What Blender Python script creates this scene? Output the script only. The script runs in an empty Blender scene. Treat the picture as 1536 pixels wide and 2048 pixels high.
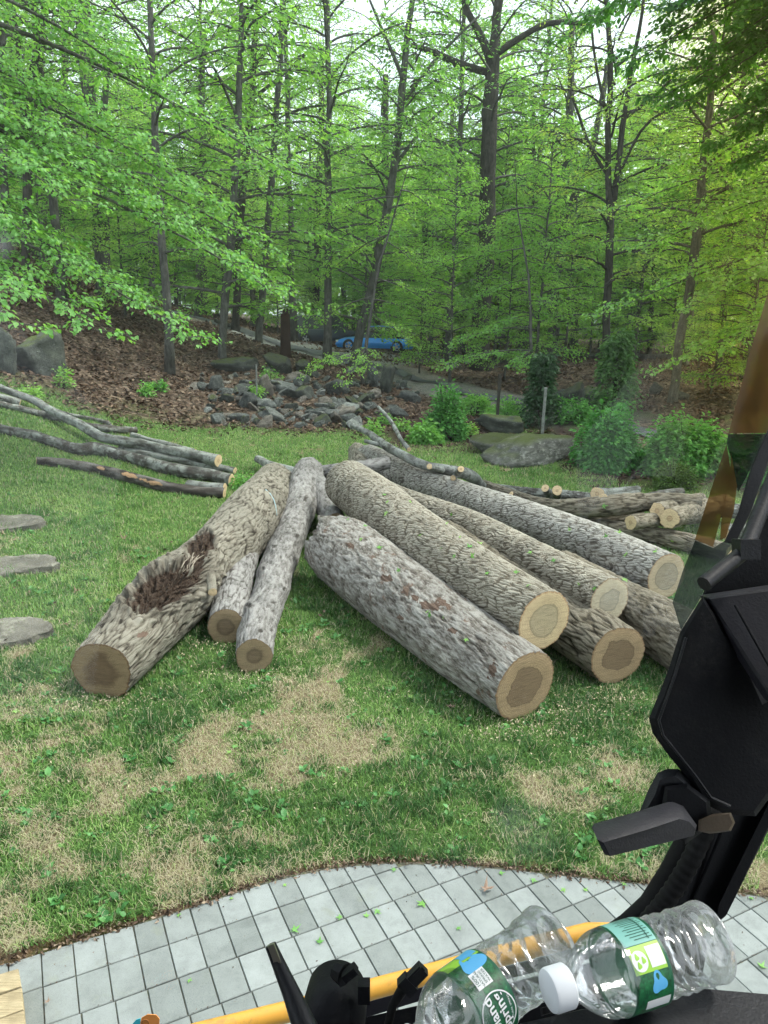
import bpy, bmesh, math, random
import numpy as np
from mathutils import Vector, Matrix
from mathutils.bvhtree import BVHTree
random.seed(7); np.seterr(all='ignore')
RS = np.random.RandomState(11)
sc = bpy.context.scene
COL = sc.collection
R = math.radians
GD = 1.0; LDN = 1.0; WINDSCREEN = True; EXPO = 1.1; HAZE = 0.0010

# ------------------------------------------------------------------ camera
F = 1472.7
CAMH = 3.2
PITCH, ROLL = R(14.875), R(1.388)
cp, sp = math.cos(PITCH), math.sin(PITCH)
FWD = np.array([0, cp, -sp]); UP0 = np.array([0, sp, cp]); RT0 = np.array([1., 0, 0])
RT = RT0*math.cos(ROLL) + UP0*math.sin(ROLL)
UP = -RT0*math.sin(ROLL) + UP0*math.cos(ROLL)
CAM = np.array([0, 0, CAMH])

def ray(px, py): return FWD + (px-768)/F*RT - (py-1024)/F*UP
def P(px, py, d): return CAM + ray(px, py)*d
def proj(p):
    q = np.asarray(p, float) - CAM
    d = q@FWD
    d = np.where(np.abs(d) < 1e-6, 1e-6, d)
    return 768+F*(q@RT)/d, 1024-F*(q@UP)/d, d
def on_z(px, py, z):
    r = ray(px, py); return CAM + r*((z-CAMH)/r[2])

# ------------------------------------------------------------------ noise
def _hash(ix, iy, iz, s):
    h = (ix.astype(np.int64)*374761393 + iy.astype(np.int64)*668265263 + iz.astype(np.int64)*2147483647 + s*1274126177) & 0xffffffff
    h = ((h ^ (h >> 13))*1274126177) & 0xffffffff
    h = ((h ^ (h >> 15))*1103515245) & 0xffffffff
    return ((h ^ (h >> 16)) & 0xffffff)/float(0xffffff)
def vn(x, y, z=None, s=0):
    x = np.asarray(x, float); y = np.asarray(y, float); z = np.zeros_like(x) if z is None else np.asarray(z, float)
    ix, iy, iz = np.floor(x), np.floor(y), np.floor(z)
    fx, fy, fz = x-ix, y-iy, z-iz
    fx, fy, fz = [t*t*(3-2*t) for t in (fx, fy, fz)]
    o = 0
    for a in (0, 1):
        for b in (0, 1):
            for c in (0, 1):
                w = (fx if a else 1-fx)*(fy if b else 1-fy)*(fz if c else 1-fz)
                o = o + w*_hash(ix+a, iy+b, iz+c, s)
    return o*2-1
def fbm(x, y, z=None, s=0, o=4, g=.5):
    t = 0; a = 1; f = 1
    for k in range(o):
        t = t + a*vn(np.asarray(x)*f, np.asarray(y)*f, None if z is None else np.asarray(z)*f, s+k*17); a *= g; f *= 2.03
    return t
def voro(u, v, pu, s=0):
    """F1, F2-F1 of a jittered lattice, periodic in u with period pu cells"""
    iu, iv = np.floor(u), np.floor(v)
    f1 = np.full(np.shape(u), 9.); f2 = f1.copy()
    zz = np.zeros_like(iu)
    for a in (-1, 0, 1):
        for b in (-1, 0, 1):
            cu, cv = iu+a, iv+b
            w = np.mod(cu, pu)
            qx = cu+.5+.42*(2*_hash(w, cv, zz, s)-1); qy = cv+.5+.42*(2*_hash(w, cv, zz, s+91)-1)
            d = np.hypot(u-qx, v-qy)
            f2 = np.where(d < f1, f1, np.minimum(f2, d)); f1 = np.minimum(f1, d)
    return f1, f2-f1
def sstep(a, b, x):
    t = np.clip((x-a)/(b-a), 0, 1); return t*t*(3-2*t)

# ------------------------------------------------------------------ terrain
_D = [0, 12, 16, 20, 24, 28, 34, 42, 60, 130]
_T = {-600: [0, .5, 1.3, 2.3, 3.5, 4.8, 6.3, 7.3, 8.3, 9],
      0: [0, .22, .72, 1.38, 2.45, 3.7, 5.3, 6.4, 7.4, 8],
      200: [0, .1, .35, .75, 1.65, 2.7, 3.8, 4.5, 5, 5],
      400: [0, .03, .1, .3, .85, 1.55, 2.35, 2.9, 3.2, 3.2],
      600: [0, 0, .03, .12, .6, 1.15, 1.5, 1.6, 1.7, 1.8],
      800: [0, 0, 0, .08, .45, .8, 1.1, 1.25, 1.4, 1.5],
      1000: [0, 0, 0, .05, .3, .6, .95, 1.1, 1.2, 1.3],
      1200: [0, 0, 0, .12, .55, 1.0, 1.3, 1.3, 1.2, 1.2],
      1400: [0, 0, 0, .2, .7, 1.15, 1.45, 1.4, 1.3, 1.2],
      2200: [0, 0, .1, .4, .9, 1.4, 1.8, 1.9, 2, 2]}
_cx = np.arange(-600, 2201, 20.); _dx = np.arange(0, 130.1, .5)
_tab = np.zeros((len(_cx), len(_dx)))
_rows = np.array([np.interp(_dx, _D, _T[k]) for k in sorted(_T)])
for j in range(len(_dx)): _tab[:, j] = np.interp(_cx, sorted(_T), _rows[:, j])
for it in range(5):
    _tab[1:-1] = (_tab[:-2]+_tab[1:-1]*2+_tab[2:])/4
    _tab[:, 1:-1] = (_tab[:, :-2]+_tab[:, 1:-1]*2+_tab[:, 2:])/4
def tz(x, y):
    x = np.asarray(x, float); y = np.asarray(y, float)
    d = np.hypot(x, y)
    th = np.clip(np.arctan2(x, np.maximum(y, 1e-3)), -1.0, 1.0)
    c = np.clip((768+1473*np.tan(th)+600)/20, 0, len(_cx)-1.001); e = np.clip(d/.5, 0, len(_dx)-1.001)
    i = c.astype(int); j = e.astype(int); a = c-i; b = e-j
    z = (_tab[i, j]*(1-a)+_tab[i+1, j]*a)*(1-b)+(_tab[i, j+1]*(1-a)+_tab[i+1, j+1]*a)*b
    z = z*sstep(-2, 8, y)
    z = z+.13*fbm(x*.5, y*.5, s=3, o=3)*sstep(19, 24, d)+.02*fbm(x*.9, y*.9, s=4, o=2)*sstep(4, 8, d)
    return z
def ground(px, py, h=0.):
    r = ray(px, py); t0 = .5; 
    ts = np.concatenate([np.arange(1, 12, .02), np.arange(12, 60, .05), np.arange(60, 140, .2)])
    p = CAM[None]+ts[:, None]*r[None]
    under = p[:, 2] < tz(p[:, 0], p[:, 1])+h
    if not under.any(): k = len(ts)-1
    else: k = int(np.argmax(under))
    return p[k]
def at_depth(px, py, base):
    """point on the pixel ray standing as far from the camera (in y) as base"""
    r = ray(px, py); return CAM+r*(base[1]/r[1])

# ------------------------------------------------------------------ objects
def tag(o, label=None, cat=None, group=None, kind=None):
    if label: o['label'] = label
    if cat: o['category'] = cat
    if group: o['group'] = group
    if kind: o['kind'] = kind
    return o
def empty(name, loc=(0, 0, 0), label=None, cat=None, group=None):
    o = bpy.data.objects.new(name, None); COL.objects.link(o); o.location = Vector([float(a) for a in loc]); o.empty_display_size = .1
    return tag(o, label, cat, group)
def mkmesh(name, V, faces, mats=None, smooth=True, attrs=None, uv=None, mi=None):
    """faces: list of int arrays (n,k)"""
    V = np.asarray(V, np.float32)
    me = bpy.data.meshes.new(name)
    faces = [np.asarray(f, np.int32) for f in faces if len(f)]
    nl = sum(f.size for f in faces); nf = sum(len(f) for f in faces)
    me.vertices.add(len(V)); me.vertices.foreach_set('co', V.ravel())
    me.loops.add(nl); me.polygons.add(nf)
    li = np.concatenate([f.ravel() for f in faces]); st = []; c = 0
    for f in faces:
        st.append(np.arange(len(f))*f.shape[1]+c); c += f.size
    me.loops.foreach_set('vertex_index', li); me.polygons.foreach_set('loop_start', np.concatenate(st).astype(np.int32))
    if mi is not None: me.polygons.foreach_set('material_index', np.asarray(mi, np.int32))
    me.polygons.foreach_set('use_smooth', np.full(nf, smooth))
    for k, v in (attrs or {}).items():
        v = np.asarray(v, np.float32)
        if v.ndim == 1:
            a = me.attributes.new(k, 'FLOAT', 'POINT'); a.data.foreach_set('value', v)
        else:
            a = me.attributes.new(k, 'FLOAT_VECTOR', 'POINT'); a.data.foreach_set('vector', v.ravel())
    if uv is not None:
        l = me.uv_layers.new(name='UVMap'); l.data.foreach_set('uv', np.asarray(uv, np.float32)[li].ravel())
    for m in (mats if isinstance(mats, (list, tuple)) else [mats]):
        if m: me.materials.append(m)
    me.update(calc_edges=True)
    return me
def mobj(name, me, parent=None, loc=None):
    o = bpy.data.objects.new(name, me); COL.objects.link(o)
    if parent: o.parent = parent
    if loc is not None: o.location = loc
    return o
def copy_tree(o, parent=None):
    c = o.copy(); COL.objects.link(c); c.parent = parent
    for ch in list(o.children): copy_tree(ch, c)
    return c

class MB:
    """collects raw geometry for one mesh"""
    def __init__(s): s.V = []; s.F = []; s.n = 0; s.A = []
    def add(s, V, F, a=0.):
        V = np.asarray(V, float); 
        for f in F: s.F.append(np.asarray(f)+s.n)
        s.V.append(V); s.n += len(V); s.A.append(np.broadcast_to(np.asarray(a, float), (len(V),)))
    def tube(s, pts, rad, sides=8, cap=True, a=0., wob=0.):
        pts = np.asarray(pts, float); n = len(pts); rad = np.broadcast_to(np.asarray(rad, float), (n,))
        t = np.gradient(pts, axis=0); t /= np.linalg.norm(t, axis=1)[:, None]+1e-12
        ref = np.array([0, 0, 1.]) if abs(t[0][2]) < .9 else np.array([1., 0, 0])
        u = np.cross(t[0], ref); u /= np.linalg.norm(u); U = [u]
        for i in range(1, n):
            u = U[-1]-t[i]*(U[-1]@t[i]); u /= np.linalg.norm(u)+1e-12; U.append(u)
        U = np.array(U); W = np.cross(t, U)
        an = np.arange(sides)/sides*2*np.pi
        rr = rad[:, None]*np.ones(sides)[None]
        if wob: rr = rr*(1+wob*vn(an[None]*2+np.zeros((n, 1)), np.arange(n)[:, None]*.8+np.zeros((1, sides)), s=s.n))
        V = pts[:, None]+rr[..., None]*(np.cos(an)[None, :, None]*U[:, None]+np.sin(an)[None, :, None]*W[:, None])
        i = np.arange(n-1)[:, None]*sides; j = np.arange(sides)[None]; k = (j+1) % sides
        Fq = np.stack([i+j, i+k, i+sides+k, i+sides+j], -1).reshape(-1, 4)
        V = V.reshape(-1, 3); fs = [Fq]
        if cap:
            c = len(V); V = np.vstack([V, pts[0], pts[-1]])
            jj = np.arange(sides); kk = (jj+1) % sides
            fs += [np.stack([kk, jj, np.full(sides, c)], 1), np.stack([(n-1)*sides+jj, (n-1)*sides+kk, np.full(sides, c+1)], 1)]
        s.add(V, fs, a)
    def prism(s, poly, ext, bev=.0):
        """poly: (n,3) planar loop, ext: 3-vector thickness; bev insets the front edge"""
        poly = np.asarray(poly, float); n = len(poly); ext = np.asarray(ext, float)
        c = poly.mean(0)
        if bev:
            L = ext/np.linalg.norm(ext)
            inn = poly+(c-poly)/np.linalg.norm(c-poly, axis=1)[:, None]*bev
            rings = [inn, poly+L*bev, poly+ext-L*bev, inn+ext]
        else: rings = [poly, poly+ext]
        V = np.vstack(rings); i = np.arange(n); j = (i+1) % n; fs = []
        for k in range(len(rings)-1): fs.append(np.stack([i+k*n, j+k*n, j+(k+1)*n, i+(k+1)*n], 1))
        fs.append(i[None, ::-1]); fs.append((i+(len(rings)-1)*n)[None])
        s.add(V, fs)
    def box(s, c, size, ax=None):
        c = np.asarray(c, float); h = np.asarray(size, float)/2
        ax = np.eye(3) if ax is None else np.asarray(ax, float)
        co = np.array([[a, b, d] for a in (-1, 1) for b in (-1, 1) for d in (-1, 1)], float)*h
        s.add(c+co@ax, [np.array([[0, 1, 3, 2], [4, 6, 7, 5], [0, 4, 5, 1], [2, 3, 7, 6], [0, 2, 6, 4], [1, 5, 7, 3]])])
    def lathe(s, prof, A, axis, sides=32, a=0.):
        axis = np.asarray(axis, float)/np.linalg.norm(axis)
        ref = np.array([0, 0, 1.]) if abs(axis[2]) < .9 else np.array([1., 0, 0])
        u = np.cross(axis, ref); u /= np.linalg.norm(u); w = np.cross(axis, u)
        an = np.arange(sides)/sides*2*np.pi; prof = np.asarray(prof, float); n = len(prof)
        V = np.asarray(A, float)+prof[:, 0][:, None, None]*axis+prof[:, 1][:, None, None]*(np.cos(an)[None, :, None]*u+np.sin(an)[None, :, None]*w)
        i = np.arange(n-1)[:, None]*sides; j = np.arange(sides)[None]; k = (j+1) % sides
        s.add(V.reshape(-1, 3), [np.stack([i+j, i+k, i+sides+k, i+sides+j], -1).reshape(-1, 4)], a)
    def build(s, name, m, parent=None, smooth=True, attr=None, flat_angle=None):
        V = np.vstack(s.V)
        by = {}
        for f in s.F: by.setdefault(f.shape[1], []).append(f)
        me = mkmesh(name, V, [np.vstack(v) for v in by.values()], m, smooth, {attr: np.concatenate(s.A)} if attr else None)
        if flat_angle:
            bm = bmesh.new(); bm.from_mesh(me); bmesh.ops.recalc_face_normals(bm, faces=bm.faces); bm.to_mesh(me); bm.free()
            me.set_sharp_from_angle(angle=R(flat_angle))
        return mobj(name, me, parent)

def rel(o, parent):
    """o was built in world coordinates: keep it there under a parent placed elsewhere"""
    o.parent = parent; M = Matrix.Translation(-Vector(parent.location))
    o.data.transform(M); return o
def thing_from(name, loc, label, cat, parts, group=None):
    e = empty(name, loc, label, cat, group)
    for p in parts: rel(p, e)
    return e

# ------------------------------------------------------------------ materials
def newmat(name, rough=.8, spec=.3, color=None):
    m = bpy.data.materials.new(name); m.use_nodes = True; nt = m.node_tree
    b = nt.nodes['Principled BSDF']; b.inputs['Roughness'].default_value = rough; b.inputs['Specular IOR Level'].default_value = spec
    if color: b.inputs['Base Color'].default_value = (*color, 1)
    return m, nt, b
def nd(nt, t, ins=None, **kw):
    n = nt.nodes.new(t)
    for k, v in kw.items(): setattr(n, k, v)
    for k, v in (ins or {}).items():
        if hasattr(v, 'is_output') or isinstance(v, bpy.types.NodeSocket): nt.links.new(v, n.inputs[k])
        else: n.inputs[k].default_value = v
    return n
def noise(nt, scale, detail=4, rough=.55, vec=None, dist=0):
    n = nd(nt, 'ShaderNodeTexNoise', {'Scale': scale, 'Detail': detail, 'Roughness': rough, 'Distortion': dist})
    if vec is not None: nt.links.new(vec, n.inputs['Vector'])
    return n.outputs['Fac']
def ramp(nt, fac, stops, interp='LINEAR'):
    n = nt.nodes.new('ShaderNodeValToRGB'); cr = n.color_ramp; cr.interpolation = interp
    while len(cr.elements) < len(stops): cr.elements.new(.5)
    for e, (p, c) in zip(cr.elements, stops):
        e.position = p; e.color = (*c, 1) if isinstance(c, (tuple, list)) else (c, c, c, 1)
    nt.links.new(fac, n.inputs['Fac']); return n.outputs['Color']
def mix(nt, fac, a, b, blend='MIX'):
    n = nt.nodes.new('ShaderNodeMix'); n.data_type = 'RGBA'; n.blend_type = blend
    for sock, v in ((0, fac), (6, a), (7, b)):
        if isinstance(v, bpy.types.NodeSocket): nt.links.new(v, n.inputs[sock])
        elif isinstance(v, (tuple, list)): n.inputs[sock].default_value = (*v, 1)
        else: n.inputs[sock].default_value = v
    return n.outputs[2]
def math_(nt, op, a, b=None):
    n = nt.nodes.new('ShaderNodeMath'); n.operation = op
    for i, v in enumerate((a, b)):
        if v is None: continue
        if isinstance(v, bpy.types.NodeSocket): nt.links.new(v, n.inputs[i])
        else: n.inputs[i].default_value = v
    return n.outputs[0]
def bump(nt, b, h, dist=.01, strength=.6):
    n = nd(nt, 'ShaderNodeBump', {'Height': h, 'Distance': dist, 'Strength': strength}); nt.links.new(n.outputs[0], b.inputs['Normal'])
def attr(nt, name): return nd(nt, 'ShaderNodeAttribute', attribute_name=name)
def objco(nt): return nd(nt, 'ShaderNodeTexCoord').outputs['Object']
def mapping(nt, vec, scale, rot=(0, 0, 0)):
    return nd(nt, 'ShaderNodeMapping', {'Vector': vec, 'Scale': scale, 'Rotation': rot}).outputs[0]

def leafmat(name, c1, c2, c3=None, trans=.35, rough=.5):
    """leaf: colour by per-leaf attribute 't' and the object's random value"""
    m, nt, b = newmat(name, rough, .35)
    a = attr(nt, 't').outputs['Fac']
    oi = nd(nt, 'ShaderNodeObjectInfo').outputs['Random']
    col = ramp(nt, a, [(0, c1), (.6, c2), (1, c3 or c2)])
    hs = nd(nt, 'ShaderNodeHueSaturation', {'Color': col, 'Value': math_(nt, 'MULTIPLY_ADD', oi, .3), 'Saturation': 1.0})
    hs.inputs['Value'].default_value = 1
    v = nt.nodes.new('ShaderNodeMath'); v.operation = 'MULTIPLY_ADD'; nt.links.new(oi, v.inputs[0]); v.inputs[1].default_value = .35; v.inputs[2].default_value = .82
    nt.links.new(v.outputs[0], hs.inputs['Value'])
    h = nt.nodes.new('ShaderNodeMath'); h.operation = 'MULTIPLY_ADD'; nt.links.new(oi, h.inputs[0]); h.inputs[1].default_value = -.035; h.inputs[2].default_value = .515
    nt.links.new(h.outputs[0], hs.inputs['Hue'])
    col = hs.outputs[0]
    nt.links.new(col, b.inputs['Base Color'])
    tr = nd(nt, 'ShaderNodeBsdfTranslucent')
    tc = mix(nt, 1.0, col, (1.3, 1.25, .6), 'MULTIPLY'); nt.links.new(tc, tr.inputs['Color'])
    ms = nd(nt, 'ShaderNodeMixShader', {0: trans}); nt.links.new(b.outputs[0], ms.inputs[1]); nt.links.new(tr.outputs[0], ms.inputs[2])
    nt.links.new(ms.outputs[0], nt.nodes['Material Output'].inputs['Surface'])
    return m

def barkmat(name, crev, mid, ridge, patch=None, pscale=3., pth=(.55, .7), fine=60, bumpd=.004, rough=.92, scar=(.15, .10, .078)):
    m, nt, b = newmat(name, rough, .15)
    co = objco(nt); h = attr(nt, 'h').outputs['Fac']; bc = attr(nt, 'bc').outputs['Vector']
    n1 = noise(nt, 1., 7, .75, mapping(nt, bc, (fine*1.2, fine*1.2, fine*.35))); n2 = noise(nt, 2.2, 5, .6, co); n4 = noise(nt, 160., 3, .7, co)
    hh = math_(nt, 'ADD', h, math_(nt, 'ADD', math_(nt, 'MULTIPLY', math_(nt, 'SUBTRACT', n1, .5), .5), math_(nt, 'MULTIPLY', math_(nt, 'SUBTRACT', n4, .5), .35)))
    col = ramp(nt, hh, [(.08, crev), (.45, mid), (.85, ridge)])
    col = mix(nt, 1., col, ramp(nt, n2, [(.3, .72), (.7, 1.18)]), 'MULTIPLY')
    if patch:
        n3 = noise(nt, pscale, 6, .7, co, .4)
        f = ramp(nt, n3, [(pth[0], 0.), (pth[1], 1.)])
        col = mix(nt, math_(nt, 'MULTIPLY', f, .85), col, patch)
    rot = attr(nt, 'rot').outputs['Fac']
    rc = ramp(nt, noise(nt, 35, 6, .7, co), [(.3, (.025, .014, .01)), (.5, (.05, .034, .026)), (.72, (.10, .07, .052))])
    col = mix(nt, ramp(nt, math_(nt, 'ADD', rot, math_(nt, 'MULTIPLY', math_(nt, 'SUBTRACT', n1, .5), .5)), [(.35, 0.), (.55, 1.)]), col, rc)
    sc_ = math_(nt, 'ADD', math_(nt, 'MULTIPLY', rot, -1.), math_(nt, 'MULTIPLY', math_(nt, 'SUBTRACT', n1, .5), 1.0))
    col = mix(nt, ramp(nt, sc_, [(.42, 0.), (.52, 1.)]), col, mix(nt, 1., scar, ramp(nt, n4, [(.3, .6), (.7, 1.3)]), 'MULTIPLY'))
    nt.links.new(col, b.inputs['Base Color'])
    bump(nt, b, math_(nt, 'ADD', n1, math_(nt, 'MULTIPLY', n4, .4)), bumpd*2.5, 1.)
    return m
def facemat(name, sap, heart, ring=(.12, .07, .035), hr=.55, wob=.1, soft=.03, gray=.0, edge=(.25, .13, .06)):
    m, nt, b = newmat(name, .75, .2)
    uv = nd(nt, 'ShaderNodeUVMap').outputs[0]
    rr = attr(nt, 'rr').outputs['Fac']
    n1 = noise(nt, 1.6, 3, .5, uv); 
    q = math_(nt, 'ADD', rr, math_(nt, 'MULTIPLY', math_(nt, 'SUBTRACT', n1, .5), wob*4.5))
    q01 = math_(nt, 'MULTIPLY', q, 1.)
    dk = tuple(c*.68 for c in heart)
    col = ramp(nt, q01, [(0., heart), (hr-soft*1.5, heart), (hr-soft*.3, dk), (hr+soft*.5, sap), (1., sap)])
    rings = nd(nt, 'ShaderNodeMath', operation='SINE'); nt.links.new(math_(nt, 'MULTIPLY', math_(nt, 'ADD', rr, math_(nt, 'MULTIPLY', noise(nt, 2.2, 3, .6, uv), .12)), 95.), rings.inputs[0])
    col = mix(nt, math_(nt, 'MULTIPLY', math_(nt, 'ADD', rings.outputs[0], 1.), .15), col, ring)
    st = noise(nt, 1., 6, .75, mapping(nt, uv, (2.5, 20, 1), (0, 0, .5)), .3)
    ang = nd(nt, 'ShaderNodeAttribute', attribute_name='aa').outputs['Fac']
    cr_ = math_(nt, 'ADD', math_(nt, 'MULTIPLY', ang, 9.), math_(nt, 'MULTIPLY', noise(nt, 3., 3, .5, uv), .8))
    rc_ = nd(nt, 'ShaderNodeTexNoise', {'W': cr_, 'Scale': 2.2, 'Detail': 2.}, noise_dimensions='1D').outputs['Fac']
    rad_ = math_(nt, 'MULTIPLY', ramp(nt, rc_, [(.56, 0.), (.60, 1.)]), ramp(nt, rr, [(.05, .8), (.6, .55), (.85, .0)]))
    col = mix(nt, rad_, col, tuple(c*.5 for c in sap))
    col = mix(nt, 1., col, ramp(nt, st, [(.28, .62), (.5, .97), (.72, 1.16)]), 'MULTIPLY')
    bl = noise(nt, 2.5, 5, .6, uv)
    col = mix(nt, ramp(nt, bl, [(.5, 0.), (.8, .5)]), col, tuple(c*.55 for c in sap))
    vo = nd(nt, 'ShaderNodeTexVoronoi', {'Scale': 5., 'Vector': mapping(nt, uv, (2.2, .5, 1), (0, 0, .9))}, feature='DISTANCE_TO_EDGE')
    crack = math_(nt, 'MULTIPLY', ramp(nt, vo.outputs['Distance'], [(0., 1.), (.012, 0.)]), ramp(nt, noise(nt, 3., 2, .5, uv), [(.5, 0.), (.62, .5)]))
    col = mix(nt, crack, col, (.05, .03, .015))
    col = mix(nt, ramp(nt, math_(nt, 'ADD', rr, math_(nt, 'MULTIPLY', math_(nt, 'SUBTRACT', noise(nt, 9., 4, .6, uv), .5), .10)), [(.94, 0.), (.985, 1.)]), col, edge)
    nt.links.new(col, b.inputs['Base Color'])
    bump(nt, b, st, .004, .6)
    return m
# ================================================================== GROUND
EDGE_PX = [(-900, 700), (-600, 705), (0, 762), (100, 793), (200, 826), (300, 843), (400, 852), (600, 860), (740, 866), (800, 888), (960, 893), (990, 870), (1060, 862), (1130, 925), (1200, 955), (1290, 978), (1400, 990), (1536, 1004), (1800, 1015), (2400, 1030)]
_e = np.array([ground(*p) for p in EDGE_PX]); _eth = np.arctan2(_e[:, 0], _e[:, 1]); _ed = np.hypot(_e[:, 0], _e[:, 1])
def edge_d(x, y): 
    th = np.arctan2(x, np.maximum(y, .01)); return np.interp(th, _eth, _ed)
# patio edge
PE = np.array([on_z(px, py, 0)[:2] for px, py in [(-260, 1990), (-120, 1960), (20, 1925), (75, 1905), (137, 1885), (200, 1868), (265, 1850), (322, 1832), (390, 1812), (480, 1780), (560, 1755), (640, 1737), (730, 1726), (820, 1724), (900, 1728), (1000, 1735), (1100, 1747), (1200, 1757), (1273, 1765), (1400, 1777), (1536, 1792), (1750, 1830), (2000, 1885), (2500, 2020)]])
def patio_y(x): return np.interp(x, PE[:, 0], PE[:, 1])
DRIVE = [ground(*p) for p in [(300, 615), (380, 632), (440, 648), (500, 668), (560, 688), (640, 708), (720, 726), (790, 744), (870, 766), (960, 793), (1050, 808), (1125, 826), (1230, 852), (1330, 880), (1600, 930)]]
_dr = np.array(DRIVE)
def drive_dist(x, y):
    x = np.asarray(x, float); y = np.asarray(y, float); best = np.full(x.shape, 1e9)
    for a, b in zip(_dr[:-1], _dr[1:]):
        d = b[:2]-a[:2]; L = d@d; t = np.clip(((x-a[0])*d[0]+(y-a[1])*d[1])/L, 0, 1)
        best = np.minimum(best, np.hypot(x-a[0]-t*d[0], y-a[1]-t*d[1]))
    return best
DRYC = [(640, 1290, .40, 1.3), (640, 1400, .45, 1.4), (590, 1480, .45, 1.3), (700, 1500, .4, 1.2), (600, 1560, .35, .8), (820, 1440, .25, .5), (930, 1480, .2, .4), (1190, 1480, .35, .3), (1080, 1560, .3, .7), (1250, 1540, .35, .4), (250, 1600, .3, .5), (140, 1680, .3, .5), (30, 1560, .3, .5), (40, 1820, .3, .6), (400, 1560, .3, .6), (480, 1690, .3, .7), (300, 1710, .25, .6), (600, 1700, .28, .7), (1040, 1640, .3, .5), (120, 1400, .35, .35), (700, 1250, .25, .5), (910, 935, 1.2, .9), (60, 1090, .4, .4)]
LUSH = [(930, 1400, .7), (860, 1400, .5), (400, 1290, .6), (330, 1400, .45), (620, 1210, .5), (1000, 1470, .4), (300, 1180, .6), (240, 1040, .7), (380, 1620, .3), (800, 1620, .4), (900, 1690, .35), (1180, 1420, .5), (700, 1640, .3), (560, 1620, .3), (150, 1830, .25), (1130, 1690, .3)]
_dc = [(on_z(a, b, 0), r, w) for a, b, r, w in DRYC]; _lc = [(on_z(a, b, 0), r) for a, b, r in LUSH]
def dryness(x, y):
    n = fbm(x*1.6, y*1.6, s=21, o=4)*.5+.16*vn(x*9, y*9, s=22)
    base = np.interp(y, [3, 4.6, 6, 9, 20], [.12, .10, -.10, -.32, -.30])
    v = base-.03+n*.36+.58*fbm(x*4.5, y*4.5, s=25, o=2)+.22*vn(x*13, y*13, s=23)+.20*vn(x*29, y*29, s=24)+.06
    for c, r, w in _dc: v = v+w*.42*np.exp(-((x-c[0])**2+(y-c[1])**2)/(r*r))
    for c, r in _lc: v = v-.7*np.exp(-((x-c[0])**2+(y-c[1])**2)/(r*r))
    return np.clip(v+.08, 0, 1)

def graded(segs):
    out = [segs[0][0]]
    for a, b, st in segs:
        n = max(1, int(round((b-a)/st))); out += list(np.linspace(a, b, n+1)[1:])
    return np.array(out)
gx = graded([(-400, -120, 40), (-120, -40, 5), (-40, -16, .8), (-16, -5, .35), (-5, 5, .07), (5, 16, .35), (16, 40, .8), (40, 120, 5), (120, 400, 40)])
gy = graded([(-60, -6, 6), (-6, 0, .8), (0, 5.2, .06), (5.2, 12, .2), (12, 42, .33), (42, 70, 1.), (70, 130, 5), (130, 600, 40)])
X, Y = np.meshgrid(gx, gy); X = X.ravel(); Y = Y.ravel()
Z = tz(X, Y)
dd = np.hypot(X, Y); ed = edge_d(X, Y)+.5*fbm(X*.6, Y*.6, s=31, o=3)
inp = sstep(.06, -.02, Y-patio_y(X))
Z = Z-.06*inp
drv = drive_dist(X, Y)
Z = Z+.0*drv
Z = Z+.015*fbm(X*5, Y*5, s=8, o=2)*sstep(3, 3.5, Y)
def lawnmask(X, Y):
    dd = np.hypot(X, Y); ed = edge_d(X, Y)+.5*fbm(X*.6, Y*.6, s=31, o=3)
    return sstep(.5, -.5, dd-ed)
lawn = lawnmask(X, Y)
th = 768+1473*X/np.maximum(Y, .1)
mulch = sstep(3.2, 2.4, np.abs(dd-ed-1.6)*1.)*(sstep(760, 800, th)*sstep(990, 960, th)+sstep(1080, 1120, th)*sstep(1290, 1250, th))*sstep(.1, -.5, dd-ed-4.5)
_car = ground(735, 704)
grav = np.clip(sstep(6.5, 4.5, np.hypot((X-_car[0])*.8, (Y-_car[1]+.5)*1.1))+sstep(1.9, 1.1, drv)*.6*sstep(20, 24, Y), 0, 1)
moss = sstep(.15, .5, fbm(X*.45, Y*.45, s=41, o=3))*sstep(900, 1050, th)*sstep(26, 22, dd)
moss = np.maximum(moss, sstep(1.6, .3, np.abs(dd-ed-.2))*.7*sstep(.1, -.3, fbm(X*1.2, Y*1.2, s=44, o=3)-.1))
soil = .8*sstep(.06, .01, np.abs(Y-patio_y(X)-.02))*sstep(0, 2, Y)
nx, ny = len(gx), len(gy)
i = np.arange(ny-1)[:, None]*nx; j = np.arange(nx-1)[None]
Fq = np.stack([i+j, i+j+1, i+nx+j+1, i+nx+j], -1).reshape(-1, 4)
m, nt, b = newmat('ground_cover', .95, .1)
co = objco(nt)
A = nd(nt, 'ShaderNodeSeparateXYZ', {0: attr(nt, 'zone').outputs['Vector']}); B2 = nd(nt, 'ShaderNodeSeparateXYZ', {0: attr(nt, 'zonetwo').outputs['Vector']})
grass = ramp(nt, noise(nt, 60, 5, .7, co), [(.3, (.03, .06, .018)), (.55, (.07, .125, .033)), (.75, (.13, .18, .055))])
straw = ramp(nt, noise(nt, 90, 6, .75, co), [(.28, (.07, .05, .03)), (.5, (.2, .155, .095)), (.72, (.36, .30, .19))])
lawnc = mix(nt, ramp(nt, A.outputs[1], [(.25, 0.), (.6, 1.)]), grass, straw)
vo = nd(nt, 'ShaderNodeTexVoronoi', {'Scale': 11., 'Vector': co, 'Randomness': 1.})
lit = ramp(nt, nd(nt, 'ShaderNodeSeparateColor', {0: vo.outputs['Color']}).outputs[0], [(0, (.03, .021, .016)), (.4, (.075, .052, .038)), (.75, (.14, .10, .075)), (1., (.23, .17, .13))])
lit = mix(nt, 1., lit, ramp(nt, noise(nt, 1.2, 5, .6, co), [(.3, .45), (.7, 1.15)]), 'MULTIPLY')
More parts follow.
